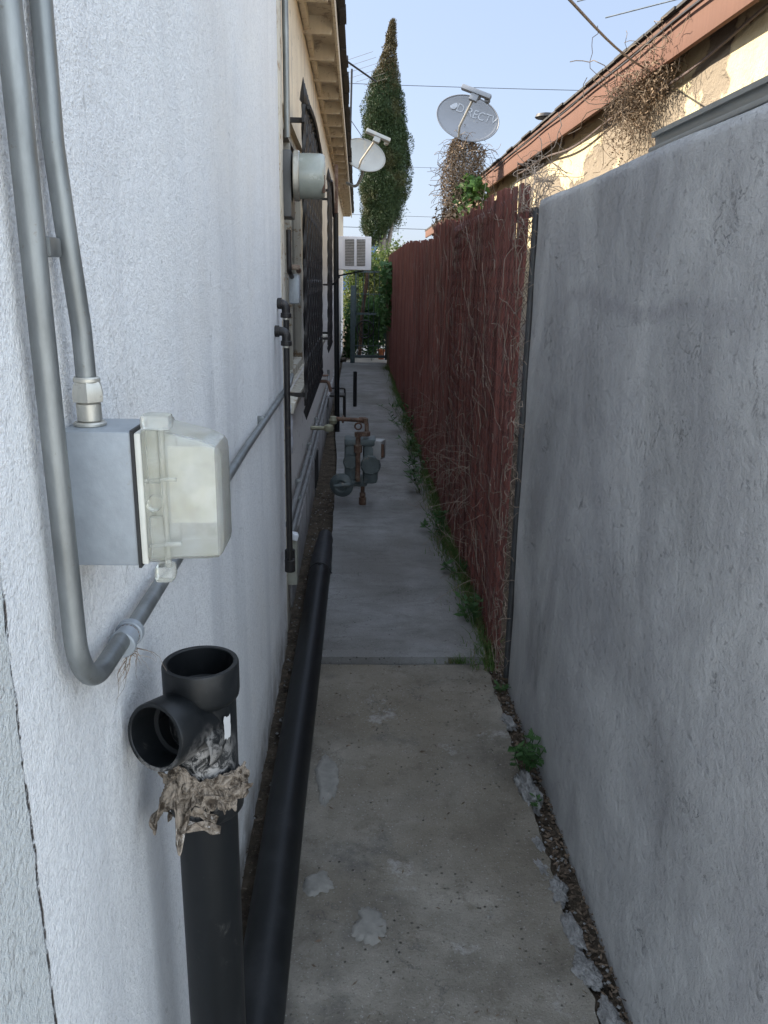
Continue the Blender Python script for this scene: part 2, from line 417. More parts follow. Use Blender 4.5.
def m_tape():
    t = NT('torn_wrap'); n1 = t.noise(55, 8, .75, None, .8)
    c = t.mix(t.ramp(n1, .42, .57), (.055, .040, .028), (.29, .24, .19))
    c = t.mix(t.ramp(t.noise(18, 7, .75, t.mapping((1, 1, 1), (5, 5, 5))), .60, .66), c, (.50, .47, .43))
    return t.fin(c, .75, t.bump(n1, .006, .8), spec=.3)
M['tape'] = m_tape()
def m_mortar():
    t = NT('pale_mortar'); n1 = t.noise(28, 8, .7)
    c = t.mix(t.ramp(n1, .35, .65), (.15, .148, .145), (.30, .298, .295))
    return t.fin(c, .92, t.bump(t.math('ADD', n1, t.noise(120, 4)), .008, 1.), spec=.2)
M['mortar'] = m_mortar()

# ------------------------------------------------------------------ setting: ground and path
def sheet(name, x0, x1, y0, y1, nx, ny, fz, mat, kind='structure', skirt=0.):
    vs = []; fs = []
    for j in range(ny + 1):
        for i in range(nx + 1):
            x = (x0(y0 + (y1 - y0) * j / ny) if callable(x0) else x0); xe = (x1(y0 + (y1 - y0) * j / ny) if callable(x1) else x1)
            y = y0 + (y1 - y0) * j / ny; X = x + (xe - x) * i / nx
            vs.append((X, y, fz(X, y)))
    for j in range(ny):
        for i in range(nx):
            a = j * (nx + 1) + i; fs.append((a, a + 1, a + nx + 2, a + nx + 1))
    if skirt:
        rim = [i for i in range(nx + 1)] + [j * (nx + 1) + nx for j in range(1, ny + 1)] + \
              [ny * (nx + 1) + i for i in range(nx - 1, -1, -1)] + [j * (nx + 1) for j in range(ny - 1, 0, -1)]
        n0 = len(vs)
        for k in rim: v = vs[k]; vs.append((v[0], v[1], v[2] - skirt))
        m = len(rim)
        for k in range(m):
            a, b = rim[k], rim[(k + 1) % m]; fs.append((b, a, n0 + k, n0 + (k + 1) % m))
    o = MB().add(vs, fs, True).build(name, mat, None)
    return tag(o, kind=kind)

gb = MB().add([(-150, -60, -.06), (150, -60, -.06), (150, 300, -.06), (-150, 300, -.06)], [(0, 1, 2, 3)])
tag(gb.build('ground', M['dirt']), kind='structure')
nz = lambda x, y, s=1., o=0.: noise.noise(V((x * s, y * s, o)))
sheet('soil', -.34, .66, -.44, 16, 24, 700, lambda x, y: -.022 + .016 * nz(x, y, 12) + .010 * nz(x, y, 40, 3), M['dirt'])
edgeR = lambda y: .540 + .012 * nz(0, y, 5) + .010 * nz(0, y, 22, 4) + (.012 * (y - 1.4))
edgeL = lambda y: -.155 + .012 * nz(0, y, 7, 9)
sheet('near_path', edgeL, edgeR, -.44, 3.085, 24, 420, lambda x, y: .0 + .004 * nz(x, y, 2) + .0016 * nz(x, y, 14), M['con_near'], skirt=.09)
def edgeR2(y): return .562 + .014 * nz(0, y, 1.6, 2) + .008 * nz(0, y, 12, 5)
def edgeL2(y): return -.145 - .03 * min(1, max(0, (y - 5) / 3)) - .09 * min(1, max(0, (y - 7) / 3)) + .008 * nz(0, y, 6, 8)
sheet('far_path', edgeL2, edgeR2, 3.10, 15.75, 20, 700, lambda x, y: .028 + .003 * nz(x, y, 2), M['con_far'], skirt=.10)
sheet('unseen_bounce_ground', -14., 16., -22, -.45, 20, 20, lambda x, y: .004, simple('bounce_concrete', (.66, .63, .57), .9, 0, .10, 3))  # unseen pale ground behind the camera, added to bounce sunlight into the alley
sheet('back_yard', -.2, 4., 15.8, 34, 10, 10, lambda x, y: .012, simple('yard_concrete', (.42, .39, .34), .9, 0, .15, 3))

# ------------------------------------------------------------------ left house
WX = -.30
house = thing('stucco_house', 'white and cream stucco house along the left with exposed rafter tails under its eave', 'house', (-3.5, 6, 0))
YC = 3.34; YN = .40
wall = MB()
ny, nzv = 200, 60
vs = []; fs = []
for j in range(ny + 1):
    for i in range(nzv + 1):
        y = YN + (YC - YN) * j / ny; z = -.06 + 3.06 * i / nzv
        vs.append((WX + .0025 * nz(y, z, 3) + .0012 * nz(y, z, 14, 2), y, z))
for j in range(ny):
    for i in range(nzv):
        a = j * (nzv + 1) + i; fs.append((a, a + nzv + 1, a + nzv + 2, a + 1))
wall.add(vs, fs, True)
# return faces of the thicker near section
wall.add([(WX, YC, -.06), (WX, YC, 3.), (WX - .30, YC, 3.), (WX - .30, YC, -.06)], [(3, 2, 1, 0)])
wall.add([(WX, YN, -.06), (WX, YN, 3.), (-7.1, YN, 3.), (-7.1, YN, -.06)], [(0, 1, 2, 3)])
wall.build('near_wall', M['white'], house)['label'] = 'white rough stucco wall with a thin vertical crack'
# old cream wall with window openings (built as pieces butted together)
WO = -.335
def wall_piece(mb, y0, y1, z0, z1): mb.box(((WO - .10), (y0 + y1) / 2, (z0 + z1) / 2), (.20, y1 - y0, z1 - z0))
ow = MB(); wins = [(3.86, 5.55, 1.0, 2.30), (6.95, 7.95, 1.05, 2.30)]
ys = [YC + .003]
for (a, b, c, d) in wins:
    wall_piece(ow, ys[-1], a, -.06, 3.0); wall_piece(ow, a, b, -.06, c); wall_piece(ow, a, b, d, 3.0); ys.append(b)
wall_piece(ow, ys[-1], 20.29, -.06, 3.0)
ow.box((-3.7, 20.4, 1.47), (6.3, .2, 3.06)); ow.box((-7, 10.45, 1.47), (.2, 19.7, 3.06))
ow.build('old_wall', M['old'], house)['label'] = 'aged cream stucco wall with grey stains'
MB().box((WO + .014, YC + .20, 1.47), (.026, .17, 3.04), bevel=.003).build('corner_board', M['trim'], house)
# base ledge / low footing
MB().box((WO + .012, 9.6, .10), (.03, 11.7, .30), bevel=.006).build('footing', simple('footing', (.30, .29, .29), .9, 0, .25, 10, .8, (.12, .11, .10), 5, .5, .65), house)
for (a, b, c, d) in wins:
    w = MB()
    for (y0, y1, z0, z1) in ((a, a + .05, c, d), (b - .05, b, c, d), (a + .05, b - .05, c, c + .05), (a + .05, b - .05, d - .05, d), ((a + b) / 2 - .02, (a + b) / 2 + .02, c + .05, d - .05)):
        w.box((WO - .05, (y0 + y1) / 2, (z0 + z1) / 2), (.045, y1 - y0 - .002, z1 - z0 - .002), bevel=.003)
    wo = w.build('window', M['trim'], house)
    MB().box((WO - .075, (a + b) / 2, (c + d) / 2), (.006, b - a - .06, d - c - .06)).build('pane', M['pane'], wo)
    MB().box((WO + .0, (a + b) / 2, c - .03), (.09, b - a + .12, .055), (0, .18, 0), bevel=.006).build('sill', M['trim'], wo)
# eave
EX = -.150; YE = .12
roofm = MB()
roofm.add([(EX + .035, YE, 3.10), (EX + .035, 20.75, 3.10), (-3.6, 20.75, 4.18), (-3.6, YE, 4.18), (-7.3, 20.75, 3.10), (-7.3, YE, 3.10),
           (EX + .035, YE, 3.13), (EX + .035, 20.75, 3.13), (-3.6, 20.75, 4.23), (-3.6, YE, 4.23), (-7.3, 20.75, 3.13), (-7.3, YE, 3.13)],
          [(0, 3, 2, 1), (3, 5, 4, 2), (6, 7, 8, 9), (9, 8, 10, 11), (0, 1, 7, 6), (1, 2, 8, 7), (2, 4, 10, 8), (0, 6, 9, 3), (3, 9, 11, 5), (4, 5, 11, 10)])
rng2 = random.Random(3)
yy = .12
while yy < 20.7:          # ragged shingle lip
    l = rng2.uniform(.2, .33); dz = rng2.uniform(-.012, .006)
    roofm.box((EX + .045 + rng2.uniform(-.004, .010), yy + l / 2, 3.117 + dz), (.04, l - .006, .03)); yy += l
roofm.build('roof', M['shingle'], house)
MB().box((-.258, 10.43, 3.082), (.20, 20.6, .02)).build('soffit', M['cream'], house)
MB().box((EX + .008, 10.43, 3.045), (.018, 20.6, .10), bevel=.002).build('fascia', M['cream'], house)
MB().box((WO + .022, 11.95, 3.03), (.03, 16.7, .08), bevel=.003).build('frieze_board', M['cream'], house)
k = .63
while k < 20.6:
    r = MB()
    prof = [(-.34, 3.072), (EX - .002, 3.072), (EX - .002, 3.02), (EX - .020, 2.975), (-.34, 2.975)]
    w = .042
    vs = [(x, k - w / 2, z) for x, z in prof] + [(x, k + w / 2, z) for x, z in prof]; n = len(prof)
    r.add(vs, [tuple(range(n)), tuple(reversed(range(n, 2 * n)))] + [(i + n, (i + 1) % n + n, (i + 1) % n, i) for i in range(n)])
    r.build('rafter_tail', M['cream'], house); k += .61
# crawl vent low on the wall
cv = MB()
for i in range(9):
    cv.box((WO + .034, 5.95 + i * .045, .14), (.008, .008, .22))
cv.box((WO + .030, 6.13, .14), (.004, .40, .24)); cv.build('crawl_vent', M['black'], house)

# ------------------------------------------------------------------ security grilles
def grille(y0, y1, z0, z1, x, step, label):
    t = thing('window_guard', label, 'window guard', (x, (y0 + y1) / 2, z0), 'iron guards over the side windows')
    bars = MB(); n = int((y1 - y0) / step)
    for i in range(n + 1):
        y = y0 + (y1 - y0) * i / n
        # square bar with a twist, spear tip, belly at the lower end
        pts = []; bel = .0
        for q in range(29):
            f = q / 28; z = z0 + (z1 - z0) * f
            bx = x + bel * max(0, math.sin(min(1, f * 2.2) * math.pi)) * (1 if f < .46 else 0)
            pts.append(V((bx, y, z)))
        seg = 4; vs = []
        for q, p in enumerate(pts):
            a0 = q * .55 + i * 2.4
            for s_ in range(4):
                a = a0 + s_ * math.pi / 2; vs.append(p + V((math.cos(a) * .011, math.sin(a) * .011, 0)))
        fs = [(i2 * 4 + k2, i2 * 4 + (k2 + 1) % 4, (i2 + 1) * 4 + (k2 + 1) % 4, (i2 + 1) * 4 + k2) for i2 in range(28) for k2 in range(4)]
        bars.add(vs, fs, False)
        bars.lathe([(.004, 0), (.018, .02), (.014, .05), (.001, .11)], (x, y, z1), seg=6)
        bars.lathe([(.001, -.07), (.015, -.03), (.006, 0)], (x, y, z0), seg=6)
        if i < n:                                    # lace of scrolls between bars
            for zc in np.arange(z0 + .2, z1 - .05, .36):
                pts = [V((x + .004, y + step / 2 + .028 * math.cos(a), zc + .035 * math.sin(a) )) for a in np.linspace(0, 2 * math.pi, 9)]
                bars.tube(pts, .005, 4, False)
    bars.build('bars', M['black'], t)
    for z in (z0 + .05, (z0 + z1) / 2, z1 - .06):
        MB().box((x, (y0 + y1) / 2, z), (.012, y1 - y0 + .04, .03)).build('rail', M['black'], t)
    for y in (y0 + .03, y1 - .03):
        for z in (z0 + .05, z1 - .06):
            MB().box(((x + WO) / 2, y, z), (abs(x - WO), .02, .02)).build('bracket', M['iron'], t)
    # curved band sweeping over the top corner
    MB().tube([(x + .02, y0 + (y1 - y0) * f, z1 + .05 * math.sin(f * math.pi * .9) - .22 * f ** 3) for f in np.linspace(.05, 1, 14)], .011, 6).build('arch_band', M['iron'], t)
    return t
grille(3.98, 5.75, .95, 2.30, -.245, .115, 'black wrought iron guard of twisted bars over the nearer side window, behind the electric meter')
grille(6.95, 7.75, 1.02, 2.30, -.235, .115, 'smaller dark iron guard over the farther side window, beside the tall black pipe')

# ------------------------------------------------------------------ conduits and outlet box
def cyl(o, a, r, l, seg=20, bev=.0015): return ([(0, 0), (r - bev, 0), (r, bev), (r, l - bev), (r - bev, l), (0, l)], o, a, seg)
ca = thing('metal_conduit', 'grey steel conduit nearest the left edge, bending low along the white wall', 'conduit', (-.28, .744, 1.1))
pa = fillet([(-.282, .738, 2.6), (-.282, .744, 1.9), (-.281, .748, 1.5), (-.279, .752, 1.132), (-.279, .90, 1.130), (-.279, .915, 1.124)], .075, 12)
MB().tube(pa, .0112, 20).build('tube', M['galv'], ca)
MB().tube([(-.279, .93, 1.1245), (-.279, 2.0, 1.135), (-.279, YC + .05, 1.125), (-.30, 3.8, 1.12)], .0105, 16).build('long_tube', M['galv'], ca)
cp = MB()
for (y0, l, r) in ((.895, .012, .0165), (.907, .020, .0145), (.927, .013, .017)): cp.lathe(*cyl((-.279, y0, 1.1243), (0, 1, 0), r, l))
cp.build('coupling', M['box'], ca)
MB().lathe([(0, 0), (.0135, 0), (.0148, .003), (.0135, .006), (0, .006)], (-.279, .921, 1.1243), (0, 1, 0), 16).build('rust_ring', M['rust'], ca)
for y in (1.5, 2.45): MB().box((-.289, y, 1.13), (.022, .016, .036), bevel=.003).build('strap', M['galv'], ca)

cb = thing('metal_conduit', 'shorter grey steel conduit dropping into the top of the outlet box', 'conduit', (-.28, .84, 1.4))
pb = fillet([(-.286, .846, 2.6), (-.286, .834, 1.67), (-.283, .838, 1.60), (-.278, .845, 1.50), (-.277, .845, 1.425)], .12, 10)
MB().tube(pb, .0102, 20).build('tube', M['galv'], cb)
cn = MB()
cn.lathe(*cyl((-.277, .845, 1.399), (0, 0, 1), .0165, .005)); cn.lathe(*cyl((-.277, .845, 1.404), (0, 0, 1), .0125, .020))
cn.lathe([(.0125, 0), (.0165, .001), (.0172, .008), (.0155, .018), (.0115, .024)], (-.277, .845, 1.424), (0, 0, 1), 6, False)
cn.lathe(*cyl((-.277, .845, 1.444), (0, 0, 1), .0135, .006))
cn.build('compression_connector', M['zinc'], cb)
MB().box((-.2925, .808, 1.575), (.02, .03, .018), bevel=.003).build('strap', M['galv'], cb)

ob = thing('outlet_box', 'square grey metal outlet box with a yellowed clear cover on the white wall', 'outlet box', (-.27, .85, 1.255))
b = MB(); b.box((-.263, .851, 1.328), (.072, .082, .143), bevel=.003); b.build('box', M['box'], ob)
MB().box((-.2255, .851, 1.328), (.003, .085, .146)).build('gasket', M['gasket'], ob)
MB().box((-.2205, .851, 1.328), (.007, .080, .140), bevel=.002).build('cover_plate', M['plate'], ob)
MB().box((-.214, .851, 1.328), (.006, .036, .070), bevel=.002).build('receptacle', M['plate'], ob)
MB().box((-.180, .862, 1.332), (.045, .003, .085)).build('paper_label', simple('paper', (.66, .66, .64), .7), ob)
# the bubble: a tapered hollow shell with thickness
def shell(xs, secs, th):
    """rings of rounded rectangles along +x; secs = (cy, cz, hy, hz, r)"""
    def ring(x, cy, cz, hy, hz, r, seg=5):
        out = []
        for (sy, sz, a0) in ((1, 1, 0), (-1, 1, 90), (-1, -1, 180), (1, -1, 270)):
            for q in range(seg + 1):
                a = R_(a0 + 90 * q / seg); out.append((x, cy + sy * (hy - r) + r * math.cos(a), cz + sz * (hz - r) + r * math.sin(a)))
        return out
    rings = [ring(x, *s) for x, s in zip(xs, secs)]
    rings_in = [ring(min(x, xs[-1] - th), s[0], s[1], s[2] - th, s[3] - th, max(.001, s[4] - th)) for x, s in zip(xs, secs)]
    n = len(rings[0]); seq = rings + [ring(xs[-1] + .0015, *[*secs[-1][:2], secs[-1][2] - .006, secs[-1][3] - .006, max(.001, secs[-1][4] - .003)])]
    vs = [p for r_ in seq for p in r_]; fs = [(i * n + k, i * n + (k + 1) % n, (i + 1) * n + (k + 1) % n, (i + 1) * n + k) for i in range(len(seq) - 1) for k in range(n)]
    fs.append(tuple((len(seq) - 1) * n + k for k in range(n)))
    o = len(vs); vs += [p for r_ in rings_in for p in r_]
    fs += [tuple(reversed((o + i * n + k, o + i * n + (k + 1) % n, o + (i + 1) * n + (k + 1) % n, o + (i + 1) * n + k))) for i in range(len(rings_in) - 1) for k in range(n)]
    fs.append(tuple(reversed([o + (len(rings_in) - 1) * n + k for k in range(n)])))
    fs += [(k, o + k, o + (k + 1) % n, (k + 1) % n) for k in range(n)]
    return vs, fs
vs, fs = shell([-.2165, -.200, -.198, -.158, -.145, -.141], [(.851, 1.331, .041, .072, .008), (.851, 1.331, .041, .072, .008), (.851, 1.331, .038, .069, .006),
               (.851, 1.3265, .037, .064, .006), (.851, 1.324, .036, .0605, .006), (.851, 1.3235, .033, .056, .006)], .0022)
cov = MB().add(vs, fs, True).build('clear_cover', M['clear'], ob)
hg = MB(); hg.box((-.205, .807, 1.375), (.012, .008, .055), bevel=.002); hg.box((-.205, .807, 1.29), (.014, .009, .045), bevel=.002)
hg.tube([(-.214, .806, 1.350), (-.182, .804, 1.352)], .0022, 8); hg.tube([(-.214, .806, 1.280), (-.180, .804, 1.284)], .0022, 8)
hg.lathe([(.008, 0), (.0085, .002), (.0085, .010), (.007, .011)], (-.205, .80, 1.327), (0, 1, 0), 16)
hg.box((-.200, .812, 1.410), (.030, .024, .016), bevel=.005); hg.box((-.201, .816, 1.248), (.020, .024, .018), bevel=.005)
hg.box((-.196, .810, 1.33), (.006, .006, .150), bevel=.002)
hg.build('cover_hinge', M['clear'], ob)

def twig_mb(mb, n, start, length, r, grav=(0, 0, -.2), seg=6, wig=.5, sides=3):
    for _ in range(n):
        p = V(start()); d = V(rand_dirs(1)[0]) ; L = length * random.uniform(.4, 1.3); pts = [p.copy()]
        for q in range(seg):
            d = (d + V(rand_dirs(1)[0]) * wig + V(grav)).normalized(); p = p + d * L / seg; pts.append(p.copy())
        mb.tube(pts, [r * (1 - .8 * q / seg) for q in range(seg + 1)], sides, False)
    return mb
tw = twig_mb(MB(), 26, lambda: (-.282 + random.uniform(0, .008), .925 + random.uniform(-.02, .03), 1.105 + random.uniform(-.012, .0)), .05, .0007, (.05, 0, -.35), 6, .6)
tag(tw.build('dry_weed', M['twiggrey']), 'wisp of dry roots clinging behind the conduit coupling', 'dry weed')

# ------------------------------------------------------------------ standing drain pipe with tee
PX, PY = -.207, .997
dp = thing('drain_pipe', 'upright black plastic drain pipe topped by an open tee wrapped in torn tape', 'pipe', (PX, PY, 0))
MB().lathe([(0, 0), (.042, 0), (.042, .89), (.037, .89), (.037, 0)], (PX, PY, -.03), seg=40).build('pipe', M['abs'], dp)
tee = MB(); TZ = .020
tee.lathe([(.0435, 1.032), (.0445, 1.033), (.0500, 1.033), (.0512, 1.030), (.0512, .992), (.0500, .985), (.0455, .980),
           (.0455, .865), (.0500, .858), (.0512, .853), (.0512, .812), (.0500, .810), (.043, .810)], (PX, PY, TZ), seg=48)
bd = V((-.46, -.875, .15)).normalized(); bo = V((PX, PY, .955 + TZ))
tee.lathe([(.0388, .0965), (.0395, .0975), (.0438, .0975), (.0452, .095), (.0452, .060), (.0440, .053), (.0415, .047), (.0430, .004), (.042, -.01)], bo, bd, 44)
tee.lathe([(.043, .0), (.049, .030), (.045, .045)], bo + V((0, 0, -.018)), (bd + V((0, 0, -.30))).normalized(), 30)
soc = MB()
soc.lathe([(.040, .905), (.040, .990), (.0435, .992), (.0435, 1.032)], (PX, PY, TZ), seg=48)
soc.lathe([(.033, .030), (.033, .052), (.0385, .054), (.0388, .0965)], bo, bd, 44)
soc.build('socket', M['abs'], dp)
tee.build('tee_fitting', M['tee'], dp)
st = MB(); pts = []
vs = []; a0 = R_(-42)
for j in range(7):
    for i in range(6):
        a = a0 + R_(15) * i / 5 + .03 * nz(i, j, .9); z = .955 + .034 * j / 6 + .004 * nz(i * .7, j * 2.1, 1.)
        vs.append((PX + .0462 * math.cos(a), PY - .004 + .0462 * math.sin(a) - .0, z))
fs = [(j * 6 + i, j * 6 + i + 1, j * 6 + i + 7, j * 6 + i + 6) for j in range(6) for i in range(5)]
st.add(vs, fs, True).build('sticker', simple('sticker', (.42, .42, .42), .5, 0, .1), dp)
# torn tape: wrapped collar plus ragged hanging flaps, solidified
def wrap():
    vs = []; fs = []; nu, nv = 230, 56
    hang = [(196, .030, 12), (216, .052, 9), (236, .028, 7), (254, .068, 6), (285, .012, 10), (178, .03, 10), (310, .012, 14)]
    for i0 in range(nu + 1):
        i = i0 * 110 / nu; ang = 150 + 215 * i0 / nu          # degrees, covers side that faces the camera and both flanks
        L = .034 + .012 * abs(nz(i * .2, 0, 1.)) 
        for (c, l, w) in hang: L += l * math.exp(-((ang - c) / w) ** 2)
        L += .012 * nz(i * .55, 3.3, 1.)
        top = .868 + .020 * math.sin(R_(ang - 220)) + .006 * nz(i * .2, 7, 1.) + (.035 * math.exp(-((ang - 235) / 26) ** 2))
        for j0 in range(nv + 1):
            j = j0 * 26 / nv; f = j0 / nv; z = top - L * f + .018
            flare = .0
            for (c, l, w) in hang: flare += (l * .42) * math.exp(-((ang - c) / (w * 1.5)) ** 2) * f ** 1.6
            r = .0525 + .003 * (1 + nz(i * .13, j * .25, 1.)) * (.5 + f) + .0022 * nz(i * .6, j * .5, 1., 2.) + .0011 * nz(i * 1.5, j * 1.4, 1., 3.) + flare + .012 * f * nz(i * .23, j * .16, 1., 5.)
            r = max(r, .0530 if z > .808 else .0435)
            a = R_(ang) + .10 * f * nz(i * .15, j * .2, 1., 9.)
            x = PX + r * math.cos(a); x = max(x, -.294)
            vs.append((x, PY + r * math.sin(a), z))
    for i in range(nu):
        for j in range(nv):
            a = i * (nv + 1) + j; fs.append((a, a + 1, a + nv + 2, a + nv + 1))
    o = MB().add(vs, fs, False).build('torn_tape', M['tape'], dp, auto=False)
    md = o.modifiers.new('s', 'SOLIDIFY'); md.thickness = .0012
    return o
wrap()
cr = MB()          # crumpled loose folds on the collar
for q in range(9):
    a = R_(random.uniform(200, 330)); z = random.uniform(.835, .905); r = .056
    c = V((PX + r * math.cos(a), PY + r * math.sin(a), z)); vs = []
    u = V((-math.sin(a), math.cos(a), random.uniform(-.6, .3))).normalized(); w = u.cross(V((math.cos(a), math.sin(a), 0)))
    Lq = random.uniform(.012, .028)
    for i in range(6):
        for j in range(4):
            vs.append(c + u * (i / 5 - .5) * 2 * Lq + w * (j / 3 - .5) * random.uniform(.010, .022) + V((math.cos(a), math.sin(a), 0)) * random.uniform(-.001, .007))
    cr.add(vs, [(i * 4 + j, i * 4 + j + 1, i * 4 + j + 5, i * 4 + j + 4) for i in range(5) for j in range(3)], False)
cro = cr.build('tape_folds', M['tape'], dp, auto=False); md = cro.modifiers.new('s', 'SOLIDIFY'); md.thickness = .001

# lying drain pipe
lp = thing('drain_pipe', 'long black plastic drain pipe lying on the ground along the white wall', 'pipe', (-.2, 3, .05))
P0, P1 = V((-.197, 1.10, .052)), V((-.186, 4.02, .058))
MB().tube([P0, P0.lerp(P1, .33) + V((-.004, 0, 0)), P0.lerp(P1, .66), P1], .056, 36).build('pipe', M['abs'], lp)
sl = MB(); rr = [.0575, .0590, .0565, .0570, .052, .054, .046, .048, .040]
sl.tube([P1.lerp(V((-.180, 4.66, .062)), q / 8) + V((.002 * math.sin(q * 2), 0, .003 * math.cos(q * 3))) for q in range(9)], rr, 28)
sl.tube([V((-.248, 4.01, .05)), V((-.186, 4.00, .120)), V((-.122, 4.02, .06))], .004, 6)
sl.build('wrapped_end', simple('black_wrap', (.012, .013, .016), .55, 0, .5, 20, .9), lp)

# ------------------------------------------------------------------ small iron gas pipes with elbows
def elbow_pipe(y, zt, zb, x, label):
    t = thing('iron_pipe', label, 'pipe', (x, y, zb), 'twin iron pipes on the wall')
    MB().tube([(x, y, zb), (x, y, zt - .035)], .0115, 14).build('pipe', M['iron'], t)
    e = MB().tube(fillet([(WX - .01, y, zt), (x, y, zt), (x, y, zt - .04)], .022, 7), .0165, 14)
    e.lathe(*cyl((WX + .001, y, zt), (1, 0, 0), .021, .016)); e.lathe(*cyl((x, y, zt - .052), (0, 0, 1), .0205, .018)); e.build('elbow', M['iron'], t)
    MB().lathe(*cyl((x, y, zt - .060), (0, 0, 1), .0135, .009)).build('thread_ring', M['zinc'], t)
    MB().lathe(*cyl((x, y, zb - .03), (0, 0, 1), .021, .05)).build('base_coupling', M['iron'], t)
elbow_pipe(3.16, 1.46, .46, -.268, 'black iron pipe whose elbow leaves the white wall higher up')
elbow_pipe(3.04, 1.365, .46, -.258, 'black iron pipe whose elbow leaves the white wall just below its twin')
jb = thing('junction_box', 'small grimy pale box low on the wall under the iron pipes', 'junction box', (-.29, 3.6, .2))
MB().box((-.295, 3.55, .30), (.06, .09, .22), bevel=.006).build('box', simple('grimy_box', (.26, .26, .22), .7, 0, .3, 12, .3), jb)
MB().box((-.275, 3.50, .43), (.03, .05, .03), (0, .3, .2), bevel=.005).build('lid', M['bagw'], jb)

# electric meter
em = thing('electric_meter', 'round glass electric meter sticking out of the wall beside the window guard', 'electric meter', (-.3, 3.66, 1.96))
MB().box((-.300, 3.70, 1.93), (.05, .20, .26), bevel=.006).build('socket_box', simple('meter_socket', (.09, .09, .09), .55, .4, .15, 12, .2), em)
MB().lathe([(.05, 0), (.096, 0), (.100, .004), (.100, .022), (.094, .026)], (-.267, 3.66, 1.965), (1, 0, 0), 40).build('ring', M['zinc'], em)
MB().lathe([(.090, 0), (.090, .085), (.086, .098), (.078, .105), (.0, .107)], (-.243, 3.66, 1.965), (1, 0, 0), 40).build('glass_cover', M['glassg'], em)
MB().box((-.14, 3.60, 1.93), (.012, .02, .07), bevel=.003).build('seal_tag', M['rust'], em)
MB().tube([(-.292, 3.64, 2.11), (-.290, 3.60, 2.9)], .013, 14).build('riser_conduit', M['galv'], em)
MB().tube(fillet([(-.292, 3.64, 1.75), (-.292, 3.64, 1.58), (-.292, 3.78, 1.56)], .03), .011, 10).build('lower_conduit', M['iron'], em)
ub = thing('utility_box', 'small rounded grey box on the wall below the electric meter', 'utility box', (-.28, 3.85, 1.5))
MB().box((-.285, 3.84, 1.505), (.05, .07, .13), bevel=.014).build('body', M['box'], ub)
MB().tube([(-.30, 3.74, 1.60), (-.262, 3.74, 1.60), (-.262, 3.80, 1.585)], .012, 10).build('fitting', M['rust'], ub)
# torn white plastic on wall
bm_ = MB(); vs = []
for i in range(8):
    for j in range(12):
        vs.append((-.318 + .02 * abs(nz(i, j, .6)) + .008 * random.random(), 3.72 + .022 * i + .01 * nz(j, 1, .7), .98 - .020 * j - .012 * nz(i, 5, .9)))
bm_.add(vs, [(i * 12 + j, (i + 1) * 12 + j, (i + 1) * 12 + j + 1, i * 12 + j + 1) for i in range(7) for j in range(11)], True)
o = bm_.build('plastic_scrap', M['bagw'], None, auto=False); md = o.modifiers.new('s', 'SOLIDIFY'); md.thickness = .003
tag(o, 'crumpled white plastic scrap stuck to the wall below the window', 'plastic scrap')
# low conduits
for (nm, pts, r, lab) in (
    ('metal_conduit', [(-.300, 3.45, .50), (-.295, 4.4, .50), (-.295, 5.6, .50), (-.295, 8.6, .50), (-.295, 8.75, .55), (-.30, 8.75, .62)], .014, 'upper grey conduit running low along the cream wall'),
    ('metal_conduit', [(-.300, 3.55, .40), (-.29, 4.6, .41), (-.29, 8.2, .41), (-.29, 8.3, .30), (-.29, 8.3, .02)], .014, 'lower grey conduit running low along the cream wall')):
    t = thing(nm, lab, 'conduit', pts[0], 'low wall conduits')
    MB().tube(fillet(pts, .05), r, 12).build('tube', simple('painted_conduit', (.17, .17, .17), .6, .2, .3, 10), t)
    for y in (4.2, 5.2, 6.2): MB().box((-.305, y, pts[2][2]), (.03, .03, .05), bevel=.004).build('strap', M['galv'], t)
# slack wires and grime at the wall foot
hb = thing('hose_bib', 'weathered outdoor tap on the left wall near the gas meter inlet', 'tap', (-.3, 6.4, .75))
MB().tube(fillet([(-.335, 6.4, .78), (-.22, 6.4, .78), (-.20, 6.4, .70)], .03), .013, 10).build('spout', M['rust'], hb)
MB().lathe([(.0, 0), (.03, 0), (.034, .006), (.03, .012), (0, .012)], (-.25, 6.4, .82), (0, 0, 1), 12).build('handle', M['rust'], hb)

# tall black vent pipe
tp = thing('vent_pipe', 'tall thin black pipe standing against the left wall between the window guards and gate', 'pipe', (-.2, 8.3, 0))
MB().tube([(-.195, 8.35, .02), (-.21, 8.30, 2.17)], .026, 16).build('pipe', M['abs'], tp)
MB().tube(fillet([(-.335, 8.3, 1.5), (-.24, 8.28, 1.5), (-.17, 8.25, 1.58)], .03), .009, 8).build('bracket', M['iron'], tp)
MB().box((-.20, 8.1, 2.36), (.03, .12, .42), (.0, 0, 0), bevel=.004).build('brown_top_board', M['rust'], tp)
# stub pipe
sp = MB().lathe([(0, 0), (.024, 0), (.024, .44), (.019, .44), (.019, .1), (0, .1)], (-.015, 10.1, .02), seg=24).build('stub_pipe', M['abs'])
tag(sp, 'short black pipe stub standing alone in the middle of the far path', 'pipe')
# bent rack
rk = MB().tube(fillet([(-.30, 9.25, .36), (-.13, 9.25, .36), (-.125, 9.25, .03)], .02), .010, 8).tube(fillet([(-.30, 9.05, .30), (-.14, 9.05, .30), (-.14, 9.05, .03)], .02), .008, 8)
rk.box((-.21, 9.15, .30), (.16, .24, .02)); tag(rk.build('pipe_stand', M['iron']), 'small low black pipe stand against the left wall beyond the tall pipe', 'pipe stand')

